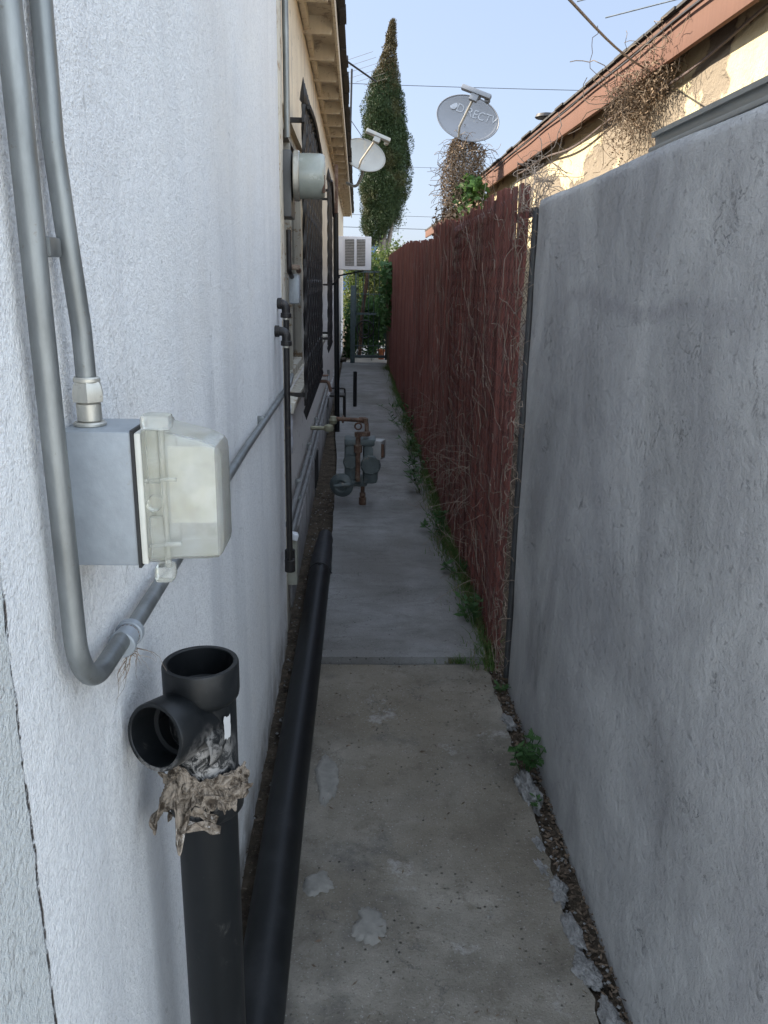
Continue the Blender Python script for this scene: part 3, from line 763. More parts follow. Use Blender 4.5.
# ------------------------------------------------------------------ gas meter
GX, GY = .050, 5.50
gm = thing('gas_meter', 'grey green gas meter on a pipe riser standing in the path', 'gas meter', (GX, GY, .03))
def g(x, y, z): return (GX + x, GY + y, z)
MB().lathe([(0, -.075), (.050, -.072), (.070, -.05), (.070, .05), (.050, .072), (0, .075)], g(-.090, .02, .0), (0, 1, 0), 24)
body = MB()
body.box(g(-.085, .0, .345), (.085, .15, .25), bevel=.03)
body.box(g(.052, .0, .335), (.105, .16, .29), bevel=.035)
body.box(g(-.02, .0, .485), (.215, .17, .05), bevel=.014)
body.lathe([(.0, 0), (.06, 0), (.07, .01), (.07, .02), (.06, .03), (0, .03)], g(.052, -.095, .33), (0, 1, 0), 24)
body.lathe([(.0, 0), (.045, 0), (.052, .01), (.052, .02), (0, .03)], g(-.085, -.085, .35), (0, 1, 0), 24)
for q in range(8):
    a = q * math.pi / 4 + .2
    body.lathe([(0, -.004), (.006, -.003), (.006, .004)], g(.052 + .061 * math.cos(a), -.096, .33 + .061 * math.sin(a)), (0, 1, 0), 6, False)
    body.lathe([(0, -.004), (.006, -.003), (.006, .004)], g(-.085 + .044 * math.cos(a), -.086, .35 + .044 * math.sin(a)), (0, 1, 0), 6, False)
body.build('body', M['green'], gm)
ix = MB().box(g(.105, -.04, .435), (.075, .10, .13), (0, 0, -.35), bevel=.008).build('index_box', simple('index_grey', (.34, .34, .34), .5, .2, .1), gm)
MB().box(g(.118, -.094, .435), (.048, .004, .09), (0, 0, -.35)).build('index_window', M['rust'], ix)
reg = MB()
reg.lathe([(0, 0), (.03, .0), (.045, -.008), (.078, .004), (.084, .010), (.084, .022), (.078, .030), (.04, .06), (0, .065)], g(-.150, -.09, .185), (.25, 1, .08), 32)
reg.tube([g(-.20, -.105, .185), g(-.10, -.10, .195), g(-.03, -.03, .20)], [.010, .020, .030], 14)
reg.lathe([(0, 0), (.022, 0), (.026, .004), (.026, .04), (.02, .05)], g(-.150, -.11, .185), (.25, 1, .08), 16)
reg.build('regulator', M['green'], gm)
MB().box(g(-.01, -.01, .205), (.075, .07, .08), (0, 0, .2), bevel=.015).build('union_fitting', M['green'], gm)
rs = MB().tube([g(0, 0, .0), g(0, 0, .17)], .014, 14)
rs.lathe(*cyl(g(0, 0, .02), (0, 0, 1), .026, .06, 8)); rs.lathe(*cyl(g(0, 0, .085), (0, 0, 1), .021, .03, 14))
rs.build('riser', M['rust'], gm)
cpz = MB().tube([g(-.035, -.09, .22), g(-.035, -.09, .56)], .017, 14)
cpz.lathe(*cyl(g(-.035, -.09, .42), (0, 0, 1), .028, .05, 8)); cpz.lathe(*cyl(g(-.035, -.09, .53), (0, 0, 1), .025, .03, 12))
cpz.tube([g(-.035 + .022 * math.cos(a), -.09, .60 + .022 * math.sin(a)) for a in np.linspace(0, 2 * math.pi, 14)], .006, 6, False)
cpz.box(g(-.01, -.08, .545), (.09, .03, .03), bevel=.006)
cpz.build('center_pipe', M['rust'], gm)
inl = MB().tube(fillet([g(-.20, .0, .635), g(.022, -.02, .628), g(.025, -.03, .52)], .03, 8), .0145, 14)
for (c, a, r, l) in ((g(-.145, 0, .632), (1, 0, 0), .026, .012), (g(-.03, -.01, .630), (1, 0, 0), .020, .05), (g(.012, -.02, .61), (0, 0, 1), .021, .035), (g(.025, -.03, .525), (0, 0, 1), .024, .03)):
    inl.lathe(*cyl(c, a, r, l, 14))
inl.build('inlet_pipe', M['rust'], gm)
vl = MB().lathe([(0, -.03), (.022, -.025), (.032, 0), (.022, .025), (0, .03)], g(-.205, .0, .625), (0, 0, 1), 14)
vl.lathe([(0, -.03), (.030, -.02), (.036, 0), (.030, .02), (0, .03)], g(-.235, -.03, .575), (0, 0, 1), 14)
vl.lathe(*cyl(g(-.36, -.03, .575), (1, 0, 0), .014, .14, 12))
vl.build('valve', simple('valve_brass', (.25, .24, .17), .6, .3, .3, 20, .4), gm)

# ------------------------------------------------------------------ window air conditioner
ac = thing('air_conditioner', 'white boxy window air conditioner sticking out of the left wall above the gate', 'air conditioner', (0, 13, 1.7))
MB().box((-.055, 13.25, 1.945), (.54, .46, .49), bevel=.012).build('casing', M['acw'], ac)
for (x0, x1) in ((-.185, -.045), (-.005, .125)):
    p = MB().box(((x0 + x1) / 2, 13.016, 1.955), (x1 - x0, .006, .39)).build('vent_panel', M['acv'], ac)
    lv = MB()
    for i in range(17): lv.box(((x0 + x1) / 2, 13.008, 1.775 + i * .0225), (x1 - x0, .010, .006), (.5, 0, 0))
    lv.build('louvres', simple('ac_fins', (.42, .40, .38), .5), p)
MB().tube([(-.33, 13.2, 1.6), (.1, 13.2, 1.69)], .012, 8).build('support_strut', M['iron'], ac)

# ------------------------------------------------------------------ roof dishes
def dish(origin, n, updir, a, b, label, mat, text=False, arm_side=1, pole=None):
    n = V(n).normalized(); X = V(updir).cross(n).normalized(); Yv = n.cross(X)
    Rm = Matrix((X, Yv, n)).transposed().to_4x4(); Mx = Matrix.Translation(origin) @ Rm
    t = thing('satellite_dish', label, 'satellite dish', origin, 'rooftop satellite dishes')
    def tr(mb): mb.v = [tuple(Mx @ V(v)) for v in mb.v]; return mb
    vs = [(0, 0, -.055)]; rings = 10; seg = 48
    for i in range(1, rings + 1):
        for k_ in range(seg):
            f = i / rings; an = 2 * math.pi * k_ / seg; vs.append((a * f * math.cos(an), b * f * math.sin(an), -.055 * (1 - f * f)))
    fs = [(0, 1 + k_, 1 + (k_ + 1) % seg) for k_ in range(seg)]
    for i in range(rings - 1):
        for k_ in range(seg):
            p = 1 + i * seg; fs.append((p + k_, p + seg + k_, p + seg + (k_ + 1) % seg, p + (k_ + 1) % seg))
    o = tr(MB().add(vs, fs, True)).build('reflector', mat, t)
    md = o.modifiers.new('s', 'SOLIDIFY'); md.thickness = .008; md.offset = -1
    tr(MB().tube([(a * math.cos(q), b * math.sin(q), .001) for q in np.linspace(0, 2 * math.pi, 49)], .006, 6, False)).build('rim', mat, t)
    armend = V((.11 * arm_side, b * .35, .44))
    tr(MB().tube([(0, -b * .95, -.02), (.0, -b * .7, .12), tuple(armend)], .013, 8)).build('arm', M['cream'] if not text else M['dishw'], t)
    h = MB(); h.box(armend + V((0, .0, .01)), (.34, .05, .06), (0, 0, 0), bevel=.012); h.box(armend + V((0, -.05, .0)), (.09, .09, .05), bevel=.01)
    h.lathe([(0, 0), (.03, 0), (.032, .05), (.02, .06)], armend + V((.13, -.01, -.07)), (0, 0, 1), 14)
    h.lathe([(0, 0), (.03, 0), (.032, .05), (.02, .06)], armend + V((.02, -.01, -.07)), (0, 0, 1), 14)
    tr(h).build('receiver_head', mat, t)
    if pole: MB().tube(pole, .02, 12).build('mast', M['galv'], t)
    if text:
        cu = bpy.data.curves.new('t', 'FONT'); cu.body = 'DIRECTV'; cu.size = .125; cu.extrude = .0015; cu.align_x = 'LEFT'
        to = bpy.data.objects.new('t', cu); C.objects.link(to)
        dg = bpy.context.evaluated_depsgraph_get(); me = bpy.data.meshes.new_from_object(to.evaluated_get(dg))
        bpy.data.objects.remove(to)
        cols = MB(); vv = []
        for v in me.vertices:
            x = v.co.x - a * .50; y = v.co.y + b * .18; f = min(1, (x / a) ** 2 + (y / b) ** 2); vv.append((x, y, -.055 * (1 - f) + .004 + v.co.z))
        cols.add(vv, [tuple(p.vertices) for p in me.polygons])
        tr(cols).build('lettering', M['letter'], t)
        cyc = MB(); cx, cy = -a * .60, b * .18 + .042
        f = (cx / a) ** 2 + (cy / b) ** 2
        cyc.lathe([(0, .003), (.042, .002), (.044, 0)], (cx, cy, -.055 * (1 - f) + .002), (0, 0, 1), 20)
        tr(cyc).build('round_emblem', M['letter'], t)
    return t
dish((1.215, 9.8, 3.30), (-.22, -.86, .28), (.40, .05, .93), .365, .245, 'grey satellite dish with pale lettering above the vine-wrapped mast', M['dish'], True, 1,
     [(1.21, 9.9, 1.2), (1.20, 9.9, 2.75), (1.21, 9.86, 3.18)])
dish((.085, 12.0, 3.20), (.10, -.80, .30), (.36, .0, .93), .30, .22, 'cream satellite dish half hidden behind the eave of the left house', M['dishw'], False, 1,
     fillet([(-.16, 12.2, 2.86), (-.02, 12.15, 2.80), (.06, 12.1, 2.95), (.07, 12.07, 3.05), (.10, 12.05, 3.14)], .06))

# TV antennas
an = thing('tv_antenna', 'thin tv aerial on a mast above the left roof', 'antenna', (-.08, 11, 3.3))
MB().tube([(-.10, 11, 3.15), (-.082, 11, 4.03)], .013, 8).build('mast', M['iron'], an)
bmn = MB().tube([(-.15, 10.7, 4.05), (.22, 11.3, 3.96)], .012, 6)
for i in range(6):
    f = i / 5; c = V((-.15, 10.7, 4.05)).lerp(V((.22, 11.3, 3.96)), f); l = .42 - .045 * i
    bmn.tube([c + V((.75 * l, -.60 * l, .10 * l)), c - V((.75 * l, -.60 * l, .10 * l))], .0022, 4)
bmn.build('boom', M['iron'], an)
MB().tube([(-.085, 11, 3.45), (.08, 11.4, 3.30)], .004, 4).build('guy', M['wire'], an)
an2 = thing('tv_antenna', 'tv aerial with long thin rods over the right house roof', 'antenna', (1.8, 5.2, 2.9))
r2 = MB()
for (a, b) in (((1.30, 5.2, 3.20), (1.62, 5.0, 3.28)), ((1.22, 5.1, 3.07), (1.80, 4.9, 3.17)), ((1.36, 5.0, 2.965), (1.86, 4.8, 3.05))):
    r2.tube([a, b], .004, 5)
r2.build('rods', M['galv'], an2)
MB().tube([(1.80, 4.9, 3.30), (1.82, 5.0, 2.5)], .014, 8).build('mast', M['iron'], an2)

# ------------------------------------------------------------------ grey rendered wall at right
vs = []; fs = []; GXW = .615; y0, y1 = .62, 2.925; ny, nzv = 260, 90
for j in range(ny + 1):
    for i in range(nzv + 1):
        y = y0 + (y1 - y0) * j / ny; z = -.08 + 1.90 * i / nzv
        ed = max(0, (y - (y1 - .03)) / .03); tp_ = max(0, (z - 1.80) / .02)
        vs.append((GXW + .012 * ed ** 2 + .006 * tp_ + .0045 * nz(y, z, 2.2) + .003 * nz(y, z * .6, 9, 2) + .012 * (1 - min(1, z / 1.8)) * 0, y + (.008 * nz(0, z, 4) + .004 * nz(0, z, 20)) * (j == ny), z + .006 * nz(y, 0, 2) * (i == nzv)))
for j in range(ny):
    for i in range(nzv):
        a = j * (nzv + 1) + i; fs.append((a, a + 1, a + nzv + 2, a + nzv + 1))
gw = MB().add(vs, fs, True)
b0 = len(gw.v); rim = [ny * (nzv + 1) + i for i in range(nzv + 1)]
for k_ in rim: v = gw.v[k_]; gw.v.append((v[0] + .15, v[1], v[2]))
for i in range(nzv): gw.f.append((rim[i], rim[i + 1], b0 + i + 1, b0 + i)); gw.sm.append(True)
top = [j * (nzv + 1) + nzv for j in range(ny + 1)]; t0 = len(gw.v)
for k_ in top: v = gw.v[k_]; gw.v.append((v[0] + .15, v[1], v[2]))
for j in range(ny): gw.f.append((top[j], t0 + j, t0 + j + 1, top[j + 1])); gw.sm.append(True)
gw.add([(GXW + .15, y0, -.08), (GXW + .15, y1, -.08), (GXW + .15, y1, 1.815), (GXW + .15, y0, 1.815)], [(0, 1, 2, 3)])
gw.add([(GXW, y0, -.08), (GXW, y0, 1.815), (GXW + .15, y0, 1.815), (GXW + .15, y0, -.08)], [(0, 1, 2, 3)])
tag(gw.build('rendered_wall', M['grey'], None, auto=False), 'bare grey cement rendered garden wall along the right of the alley', 'wall')
rl = MB().box((GXW + .085, 1.27, 1.850), (.07, 1.36, .062), bevel=.006).box((GXW + .043, 1.27, 1.840), (.012, 1.36, .010), bevel=.002).box((GXW + .046, 1.27, 1.872), (.010, 1.36, .010))
tag(rl.build('metal_channel', M['rail']), 'dark grey metal channel lying along the top of the rendered wall', 'metal rail')

# ------------------------------------------------------------------ slatted chain-link fence
fn = thing('slat_fence', 'tall maroon slatted chain-link fence with dry stems along the right', 'fence', (.62, 9, 0))
def ftop(y):
    if y < 5: return 1.912
    if y < 6.6: return 1.912 + (y - 5) * .040
    if y < 10: return 1.865 + (y - 6.6) * .038
    return 1.995
FX = .605
def fx(y, z): return FX + .020 * nz(y, z * .5, .9) + .010 * nz(y, z, 2.6, 4)
sl = MB(); y = 3.06; i = 0
while y < 16.2:
    w = .060 * random.uniform(.95, 1.05); lean = random.gauss(0, .009) + .045 * math.sin(y * .9 + 1) + .03; tz = ftop(y) + random.uniform(-.025, .012) - (.03 if random.random() < .12 else 0)
    if random.random() < .03: tz -= random.uniform(.03, .09)
    dx = (.004 if i % 2 else -.004) + random.uniform(-.002, .002); tw_ = random.uniform(-.16, .16); nseg = 8 if y < 9 else 4
    prof = [(-.5, .004), (-.42, -.004), (-.30, -.0045), (-.27, .000), (-.1, .0015), (-.07, -.0035), (.07, -.0035), (.10, .0015), (.27, .000), (.30, -.0045), (.42, -.004), (.5, .004)] if y < 9 else [(-.5, .003), (-.3, -.004), (0, .002), (.3, -.004), (.5, .003)]
    vs = []
    for q in range(nseg + 1):
        z = .0 + tz * q / nseg
        for (u, d) in prof:
            yy = y + w * u + lean * (z - .9) + .004 * nz(y * 9, z, 2.)
            vs.append((fx(yy, z) + dx + d + tw_ * w * u * math.sin(z * 2 + i), yy, z))
    m = len(prof)
    sl.add(vs, [(q * m + p, q * m + p + 1, (q + 1) * m + p + 1, (q + 1) * m + p) for q in range(nseg) for p in range(m - 1)], False)
    y += .0545; i += 1
so = sl.build('slat_panel', M['slats'], fn, auto=False); md = so.modifiers.new('s', 'SOLIDIFY'); md.thickness = .003
ch = MB(); y = 2.945; i = 0; st_ = .0275
while y < 5.2:
    for sgn in (1, -1):
        pts = []; z = .03
        zt = ftop(y) - .02; q = 0
        while z < zt:
            yy = y + (st_ * .96 if (q % 2 == (0 if sgn > 0 else 1)) else -st_ * .96); pts.append((fx(yy, z) - .010 + (.0035 if q % 2 else -.0035) * sgn, yy, z)); z += .034; q += 1
        if sgn > 0: ch.tube(pts, .0011, 3, False, False)
    y += st_ * 2; i += 1
ch.build('chain_link', M['link'], fn)
for (yp, zt, lab) in ((2.972, 1.80, 1), (5.6, 1.9, 0), (8.3, 1.9, 0), (11, 1.95, 0), (13.7, 1.95, 0), (16.2, 1.95, 0)):
    xp = FX + (.018 if lab else .045); MB().tube([(xp, yp, 0), (xp, yp, zt)], .024 if not lab else .014, 14).build('post', M['post'], fn)
MB().tube([(FX + .04, 3.08, 1.80), (FX + .04, 9.5, 1.80), (FX + .04, 16.2, 1.88)], .016, 10).build('top_rail', M['post'], fn)

# ------------------------------------------------------------------ right house
RXW, RXF = 1.72, 1.60; DZ = .135
rh = thing('ochre_house', 'sunlit ochre stucco house with a red-brown fascia behind the right wall', 'house', (4, 4, 0))
MB().box((RXW + 2.5, 7.05, 1.41), (5., 8.9, 2.86)).build('wall', M['ochre'], rh)
MB().box((RXF + .014, 7.03, 2.615 + DZ), (.028, 9.34, .165), bevel=.003).build('fascia', M['fascia'], rh)
MB().box((RXF - .003, 7.03, 2.712 + DZ), (.028, 9.34, .026), bevel=.003).build('edge_board', M['fascia2'], rh)
MB().box((RXF + .075, 7.03, 2.712 + DZ), (.09, 9.34, .02)).build('soffit', M['cream'], rh)
rf = MB(); ymin, ymax = 2.35, 11.7
rf.add([(RXF - .02, ymin, 2.862), (RXF - .02, ymax, 2.862), (4.2, ymax, 3.64), (4.2, ymin, 3.64), (7.2, ymax, 2.862), (7.2, ymin, 2.862),
        (RXF - .02, ymin, 2.878), (RXF - .02, ymax, 2.878), (4.2, ymax, 3.67), (4.2, ymin, 3.67), (7.2, ymax, 2.878), (7.2, ymin, 2.878)],
       [(0, 3, 2, 1), (3, 5, 4, 2), (6, 7, 8, 9), (9, 8, 10, 11), (0, 1, 7, 6), (1, 2, 8, 7), (2, 4, 10, 8), (0, 6, 9, 3), (3, 9, 11, 5)])
yy = ymin
while yy < ymax:
    l = rng2.uniform(.18, .33); rf.box((RXF - .018 + rng2.uniform(-.012, .004), yy + l / 2, 2.871 + rng2.uniform(-.003, .004)), (.03, l - .005, .015)); yy += l
rf.build('roof', M['shingle'], rh)
MB().box((RXF + .03, 11.68, 2.735), (.06, .03, .16)).build('fascia_end', M['fascia'], rh)
fh = thing('garage', 'lower garage with a thin red-brown eave at the far end of the fence', 'garage', (3, 14, 0))
MB().box((3.2, 14.6, 1.20), (3.3, 5.4, 2.50)).build('wall', M['ochre'], fh)
MB().box((1.42, 14.4, 2.48), (.03, 6.4, .14), bevel=.003).build('fascia', M['fascia'], fh)
MB().add([(1.40, 11.8, 2.57), (1.40, 17.7, 2.57), (3.2, 17.7, 2.94), (3.2, 11.8, 2.94), (5, 17.7, 2.57), (5, 11.8, 2.57), (1.40, 11.8, 2.54), (1.40, 17.7, 2.54), (5, 17.7, 2.54), (5, 11.8, 2.54)],
         [(0, 1, 2, 3), (3, 2, 4, 5), (0, 6, 7, 1), (6, 9, 8, 7), (1, 7, 8, 4, 2), (0, 3, 5, 9, 6)]).build('roof', M['shingle'], fh)
# cables along the fascia
cb1 = [(RXF - .026, y, 2.822 - .012 * math.sin(y * 2.1) ** 2) for y in np.linspace(2, 10.2, 40)]
tag(MB().tube(cb1, .007, 6).build('fascia_cable', M['wire']), 'black cable pinned along the red-brown fascia', 'cable')
cb2 = [(RXW - .02 - .05 * f, 3 + 6.8 * f, 2.71 - .12 * math.sin(f * math.pi) ** .8 + .02 * math.sin(f * 20)) for f in np.linspace(0, 1, 50)]
tag(MB().tube(cb2, .008, 6).build('sagging_cable', M['cable']), 'pale cable sagging under the eave of the ochre house', 'cable')
rv = thing('roof_vent', 'small dark capped vent pipe on the ochre house roof', 'roof vent', (1.92, 9, 3.0))
MB().tube([(1.92, 9, 2.9), (1.92, 9, 3.16)], .035, 12).build('pipe', M['iron'], rv)
MB().lathe([(0, .05), (.10, .03), (.115, 0), (.10, -.01), (0, 0)], (1.92, 9, 3.18), seg=18).build('cap', M['iron'], rv)
# overhead service pipe reaching the fascia
sv = MB().tube([(-.10, 1.05, 1.98 + .0), (.46, 2.0, 2.15), (1.385, 4.35, 2.565)], .009, 8)
sv = MB().tube([V((1.585, 4.95, 2.71)).lerp(V((.694, 3.0, 2.448)), f) + V((0, 0, -.02 * math.sin(math.pi * min(1, f)))) for f in np.linspace(0, 1.9, 16)], .005, 8)
tag(sv.build('service_cable', M['cable']), 'taut brown cable crossing overhead to the red-brown fascia', 'cable')
# utility wires far behind
def wire(a, b, r, sag, lab):
    pts = [V(a).lerp(V(b), f) - V((0, 0, sag * 4 * f * (1 - f))) for f in np.linspace(0, 1, 20)]
    tag(MB().tube(pts, r, 5).build('utility_wire', M['wire']), lab, 'wire', 'utility wires behind the alley')
wire((-12, 30, 8.1), (30, 30, 8.3), .010, .35, 'highest thin utility wire crossing behind the cypress')
wire((-12, 36, 6.25), (30, 34, 6.0), .007, .2, 'second thin utility wire from the top, behind the cypress')
wire((-12, 36, 4.35), (30, 36, 4.05), .008, .1, 'third thin utility wire from the top, low over the fence')
wire((-12, 36, 3.85), (30, 36, 3.55), .012, .1, 'lowest utility wire, just above the far rooftops')

# ------------------------------------------------------------------ gate
gt = thing('metal_gate', 'dark green metal gate with a ring ornament closing the far end of the alley', 'gate', (.2, 15.65, 0))
MB().box((-.075, 15.65, .74), (.09, .09, 1.42), bevel=.006).build('post', M['gpost'], gt)
fr = MB()
for z, h in ((1.70, .03), (.94, .04), (.15, .05)): fr.box((.26, 15.65, z), (.60, .04, h))
fr.box((.56, 15.65, .9), (.035, .04, 1.62)); fr.box((-.02, 15.65, 1.2), (.03, .04, 1.0)); fr.build('frame', M['gpost'], gt)
rg = MB().tube([(.16 + .16 * math.cos(a), 15.63, .66 + .16 * math.sin(a)) for a in np.linspace(0, 2 * math.pi, 33)], .013, 8, False)
rg.tube([(.16 + .10 * math.cos(a), 15.63, .66 + .10 * math.sin(a)) for a in np.linspace(0, 2 * math.pi, 25)], .009, 6, False)
rg.build('ring_ornament', M['black'], gt)
br = MB()
for i in range(6): br.tube([(.02 + .10 * i, 15.65, .15), (.02 + .10 * i, 15.65, 1.70)], .008, 5)
for z in (.35, 1.3): br.tube([(-.03, 15.65, z), (.55, 15.65, z)], .008, 5)
br.build('bars', M['gpost'], gt)
MB().tube([(.06, 15.9, .1), (.10, 15.88, .9), (.21, 15.85, 1.75)], .035, 8).build('rusty_brace', M['rust'], gt)
pot = thing('flower_pot', 'orange clay flower pot just behind the gate', 'flower pot', (.47, 16.8, .012))
MB().lathe([(0, 0), (.055, 0), (.07, .16), (.085, .16), (.085, .20), (.07, .20), (.065, .17), (0, .17)], (.50, 16.6, .014), seg=20).build('pot', M['terracotta'], pot)

# ------------------------------------------------------------------ vegetation
def blades(name, n, pos, h, w, mat, label, cat, kind=None, lean=.5):
    P = np.array([pos() for _ in range(n)]); H = h * rng.uniform(.35, 1.2, n)
    d = rng.normal(size=(n, 2)) * lean; az = rng.uniform(0, 2 * np.pi, n); side = np.stack([np.cos(az), np.sin(az), 0 * az], 1) * w
    k1 = P + np.stack([d[:, 0] * H * .25, d[:, 1] * H * .25, H * .55], 1); k2 = P + np.stack([d[:, 0] * H * .8, d[:, 1] * H * .8, H * .9], 1)
    A = np.stack([P - side, P + side, k1 + side * .8, k1 - side * .8, k2], 1)
    me = bpy.data.meshes.new(name); vs = A.reshape(-1, 3)
    fs = []
    for i in range(n): o_ = 5 * i; fs += [(o_, o_ + 1, o_ + 2, o_ + 3), (o_ + 3, o_ + 2, o_ + 4)]
    me.from_pydata(vs.tolist(), [], fs); me.materials.append(mat)
    o = bpy.data.objects.new(name, me); C.objects.link(o)
    return tag(o, label, cat, None, kind)
def fence_foot():
    while True:
        y = 3.02 + abs(random.gauss(0, 5.0)) if random.random() < .7 else random.uniform(3, 15)
        if y > 15.4: continue
        d = .5 + .5 * nz(0, y, 1.4, 3)
        if random.random() < .02 + 1.6 * max(0, d - .42) ** .8:
            return (.60 - abs(random.gauss(0, .028 + .035 * d)), y, .0)
blades('grass', 8500, fence_foot, .10, .0018, M['grass'], 'green grass growing along the foot of the maroon fence', 'grass', 'stuff', .6)
blades('grass_tuft', 90, lambda: (random.gauss(.44, .03), 3.09 + random.uniform(-.004, .006), .0), .045, .0014, M['grass'], 'small grass tuft in the joint between the two path slabs', 'grass tuft', None, .7)
def clump(name, c, n, L, W, spread, mat, label, cat, stems=6, group=None):
    t = thing(name, label, cat, c, group)
    s = MB(); cs = []; us = []; ws = []
    for k_ in range(stems):
        p = V(c); d = V((random.gauss(0, .5) - .15, random.gauss(0, .5), 1)).normalized(); pts = [p.copy()]
        for q in range(5): d = (d + V((random.gauss(0, .22), random.gauss(0, .22), .05))).normalized(); p = p + d * spread / 5; pts.append(p.copy())
        s.tube(pts, .0018, 4, False)
        for q in range(n // stems):
            f = random.uniform(.35, 1) * 5; i = min(4, int(f)); b_ = pts[i].lerp(pts[i + 1], f - i); u = V((random.gauss(0, 1), random.gauss(0, 1), random.uniform(-.1, .6))).normalized()
            l = L * random.uniform(.6, 1.2); cs.append(b_ + u * l); us.append(u * l); ws.append(u.cross(V((random.gauss(0, .3), random.gauss(0, .3), 1))).normalized() * W * l / L)
    s.build('stems', mat, t)
    quads('leaves', mat, np.array(cs), np.array(us), np.array(ws), t); return t
clump('weed', (.565, 2.30, -.01), 80, .020, .011, .14, M['weed'], 'bushy green weed at the foot of the grey wall', 'weed', 9)
clump('weed', (.575, 2.12, -.01), 24, .010, .005, .05, M['weed'], 'tiny weed beside the largest mortar lump', 'weed', 4)
clump('weed', (.578, 2.86, -.01), 24, .013, .006, .05, M['weed'], 'small weed at the corner where the grey wall ends', 'weed', 4)
clump('leafy_weed', (.50, 5.9, .0), 60, .035, .013, .26, M['weed'], 'broad-leaved weed leaning from the fence foot, nearest of the tall ones', 'weed', 6, 'tall weeds by the fence')
clump('leafy_weed', (.52, 7.1, .0), 60, .035, .013, .30, M['weed'], 'broad-leaved weed at the fence foot, middle of the tall ones', 'weed', 6, 'tall weeds by the fence')
clump('leafy_weed', (.51, 8.4, .0), 60, .04, .015, .32, M['weed'], 'broad-leaved weed at the fence foot, farthest of the tall ones', 'weed', 6, 'tall weeds by the fence')
for (wy, wx, wn, wsp, lab) in ((3.45, .555, 50, .16, 'bushy weed at the fence foot just past the slab joint'), (4.1, .56, 44, .13, 'small leafy weed at the fence foot beside the lying pipe end'),
        (4.75, .54, 70, .20, 'leafy weed spilling onto the path just before the gas meter'), (6.5, .53, 60, .22, 'leafy weed at the fence foot just behind the gas meter'), (9.6, .50, 60, .30, 'leafy weed at the fence foot opposite the pipe stub')):
    clump('leafy_weed', (wx, wy, .0), wn, .026, .011, wsp, M['weed'], lab, 'weed', 7, 'tall weeds by the fence')
# wall-foot debris both sides
def debris(n, xr, yr, name, label, z=-.015):
    cs = np.stack([rng.uniform(*xr, n), rng.uniform(*yr, n), rng.uniform(z, z + .02, n)], 1); u, w = leaf_uw(n, .010, .003); u[:, 2] *= .3
    o = quads(name, M['litter'], cs, u, w); tag(o, label, 'debris', None, 'stuff')
debris(1500, (.56, .615), (.9, 3.1), 'leaf_litter', 'dry leaf litter in the gap along the grey wall')
debris(260, (-.14, .54), (.9, 5.5), 'path_litter', 'tiny dry leaf bits and twigs scattered over the concrete path', .004)
debris(1100, (-.30, -.15), (1.2, 6.), 'dry_debris', 'dry debris in the gap along the left wall')
pb_ = MB()
for q in range(420):
    x, y = (random.uniform(.55, .61), random.uniform(.9, 3.1)) if q % 2 else (random.uniform(-.30, -.16), random.uniform(1.3, 6))
    r = random.uniform(.002, .007); vs = [V(v) * r * random.uniform(.7, 1.3) + V((x, y, -.008)) for v in ((1, 0, 0), (-1, 0, 0), (0, 1, 0), (0, -1, 0), (0, 0, .8), (0, 0, -.8))]
    pb_.add(vs, [(0, 2, 4), (2, 1, 4), (1, 3, 4), (3, 0, 4), (2, 0, 5), (1, 2, 5), (3, 1, 5), (0, 3, 5)])
tag(pb_.build('gravel', M['mortar']), 'scattered small gravel in the soil strips beside the path', 'gravel', None, 'stuff')
# mortar lumps
def lump(x, y, rx, ry, rz, label, rot=0, seed=0):
    bm = bmesh.new(); bmesh.ops.create_icosphere(bm, subdivisions=5, radius=1)
    for v in bm.verts:
        p = v.co.copy(); d = 1 + .45 * noise.noise(p * 1.9 + V((seed, 0, 0))) + .26 * noise.noise(p * 5 + V((0, seed, 0))) + .16 * noise.noise(p * 13)
        v.co = V((p.x * d * rx, p.y * d * ry, max(p.z, -.3) * d * rz))
    bm.transform(Matrix.Rotation(rot, 4, 'Z')); bm.transform(Matrix.Translation((x, y, -.004)))
    me = bpy.data.meshes.new('mortar_lump'); bm.to_mesh(me); bm.free(); me.polygons.foreach_set('use_smooth', [True] * len(me.polygons)); me.materials.append(M['mortar'])
    o = bpy.data.objects.new('mortar_lump', me); C.objects.link(o); tag(o, label, 'mortar lump', 'mortar lumps beside the path')
lump(.556, 2.20, .030, .085, .040, 'largest mortar lump, just in front of the bushy weed', .1, 1)
lump(.568, 2.62, .020, .045, .018, 'mortar lump behind the bushy weed, farthest from the camera', .2, 2)
lump(.533, 1.95, .014, .03, .012, 'smallest mortar lump, on the path edge after the largest one', .1, 3)
lump(.520, 1.86, .016, .04, .006, 'flat mortar smear lump on the path edge', .3, 4)
lump(.545, 1.77, .022, .05, .014, 'middle mortar lump in the chain along the path edge', -.2, 5)
lump(.548, 1.63, .022, .06, .018, 'long rough mortar lump in front of the middle one', .1, 6)
lump(.548, 1.51, .026, .045, .016, 'rough mortar lump, second nearest the camera', .2, 7)
lump(.570, 1.38, .022, .05, .014, 'mortar lump nearest the camera, at the bottom of the picture', 0, 8)
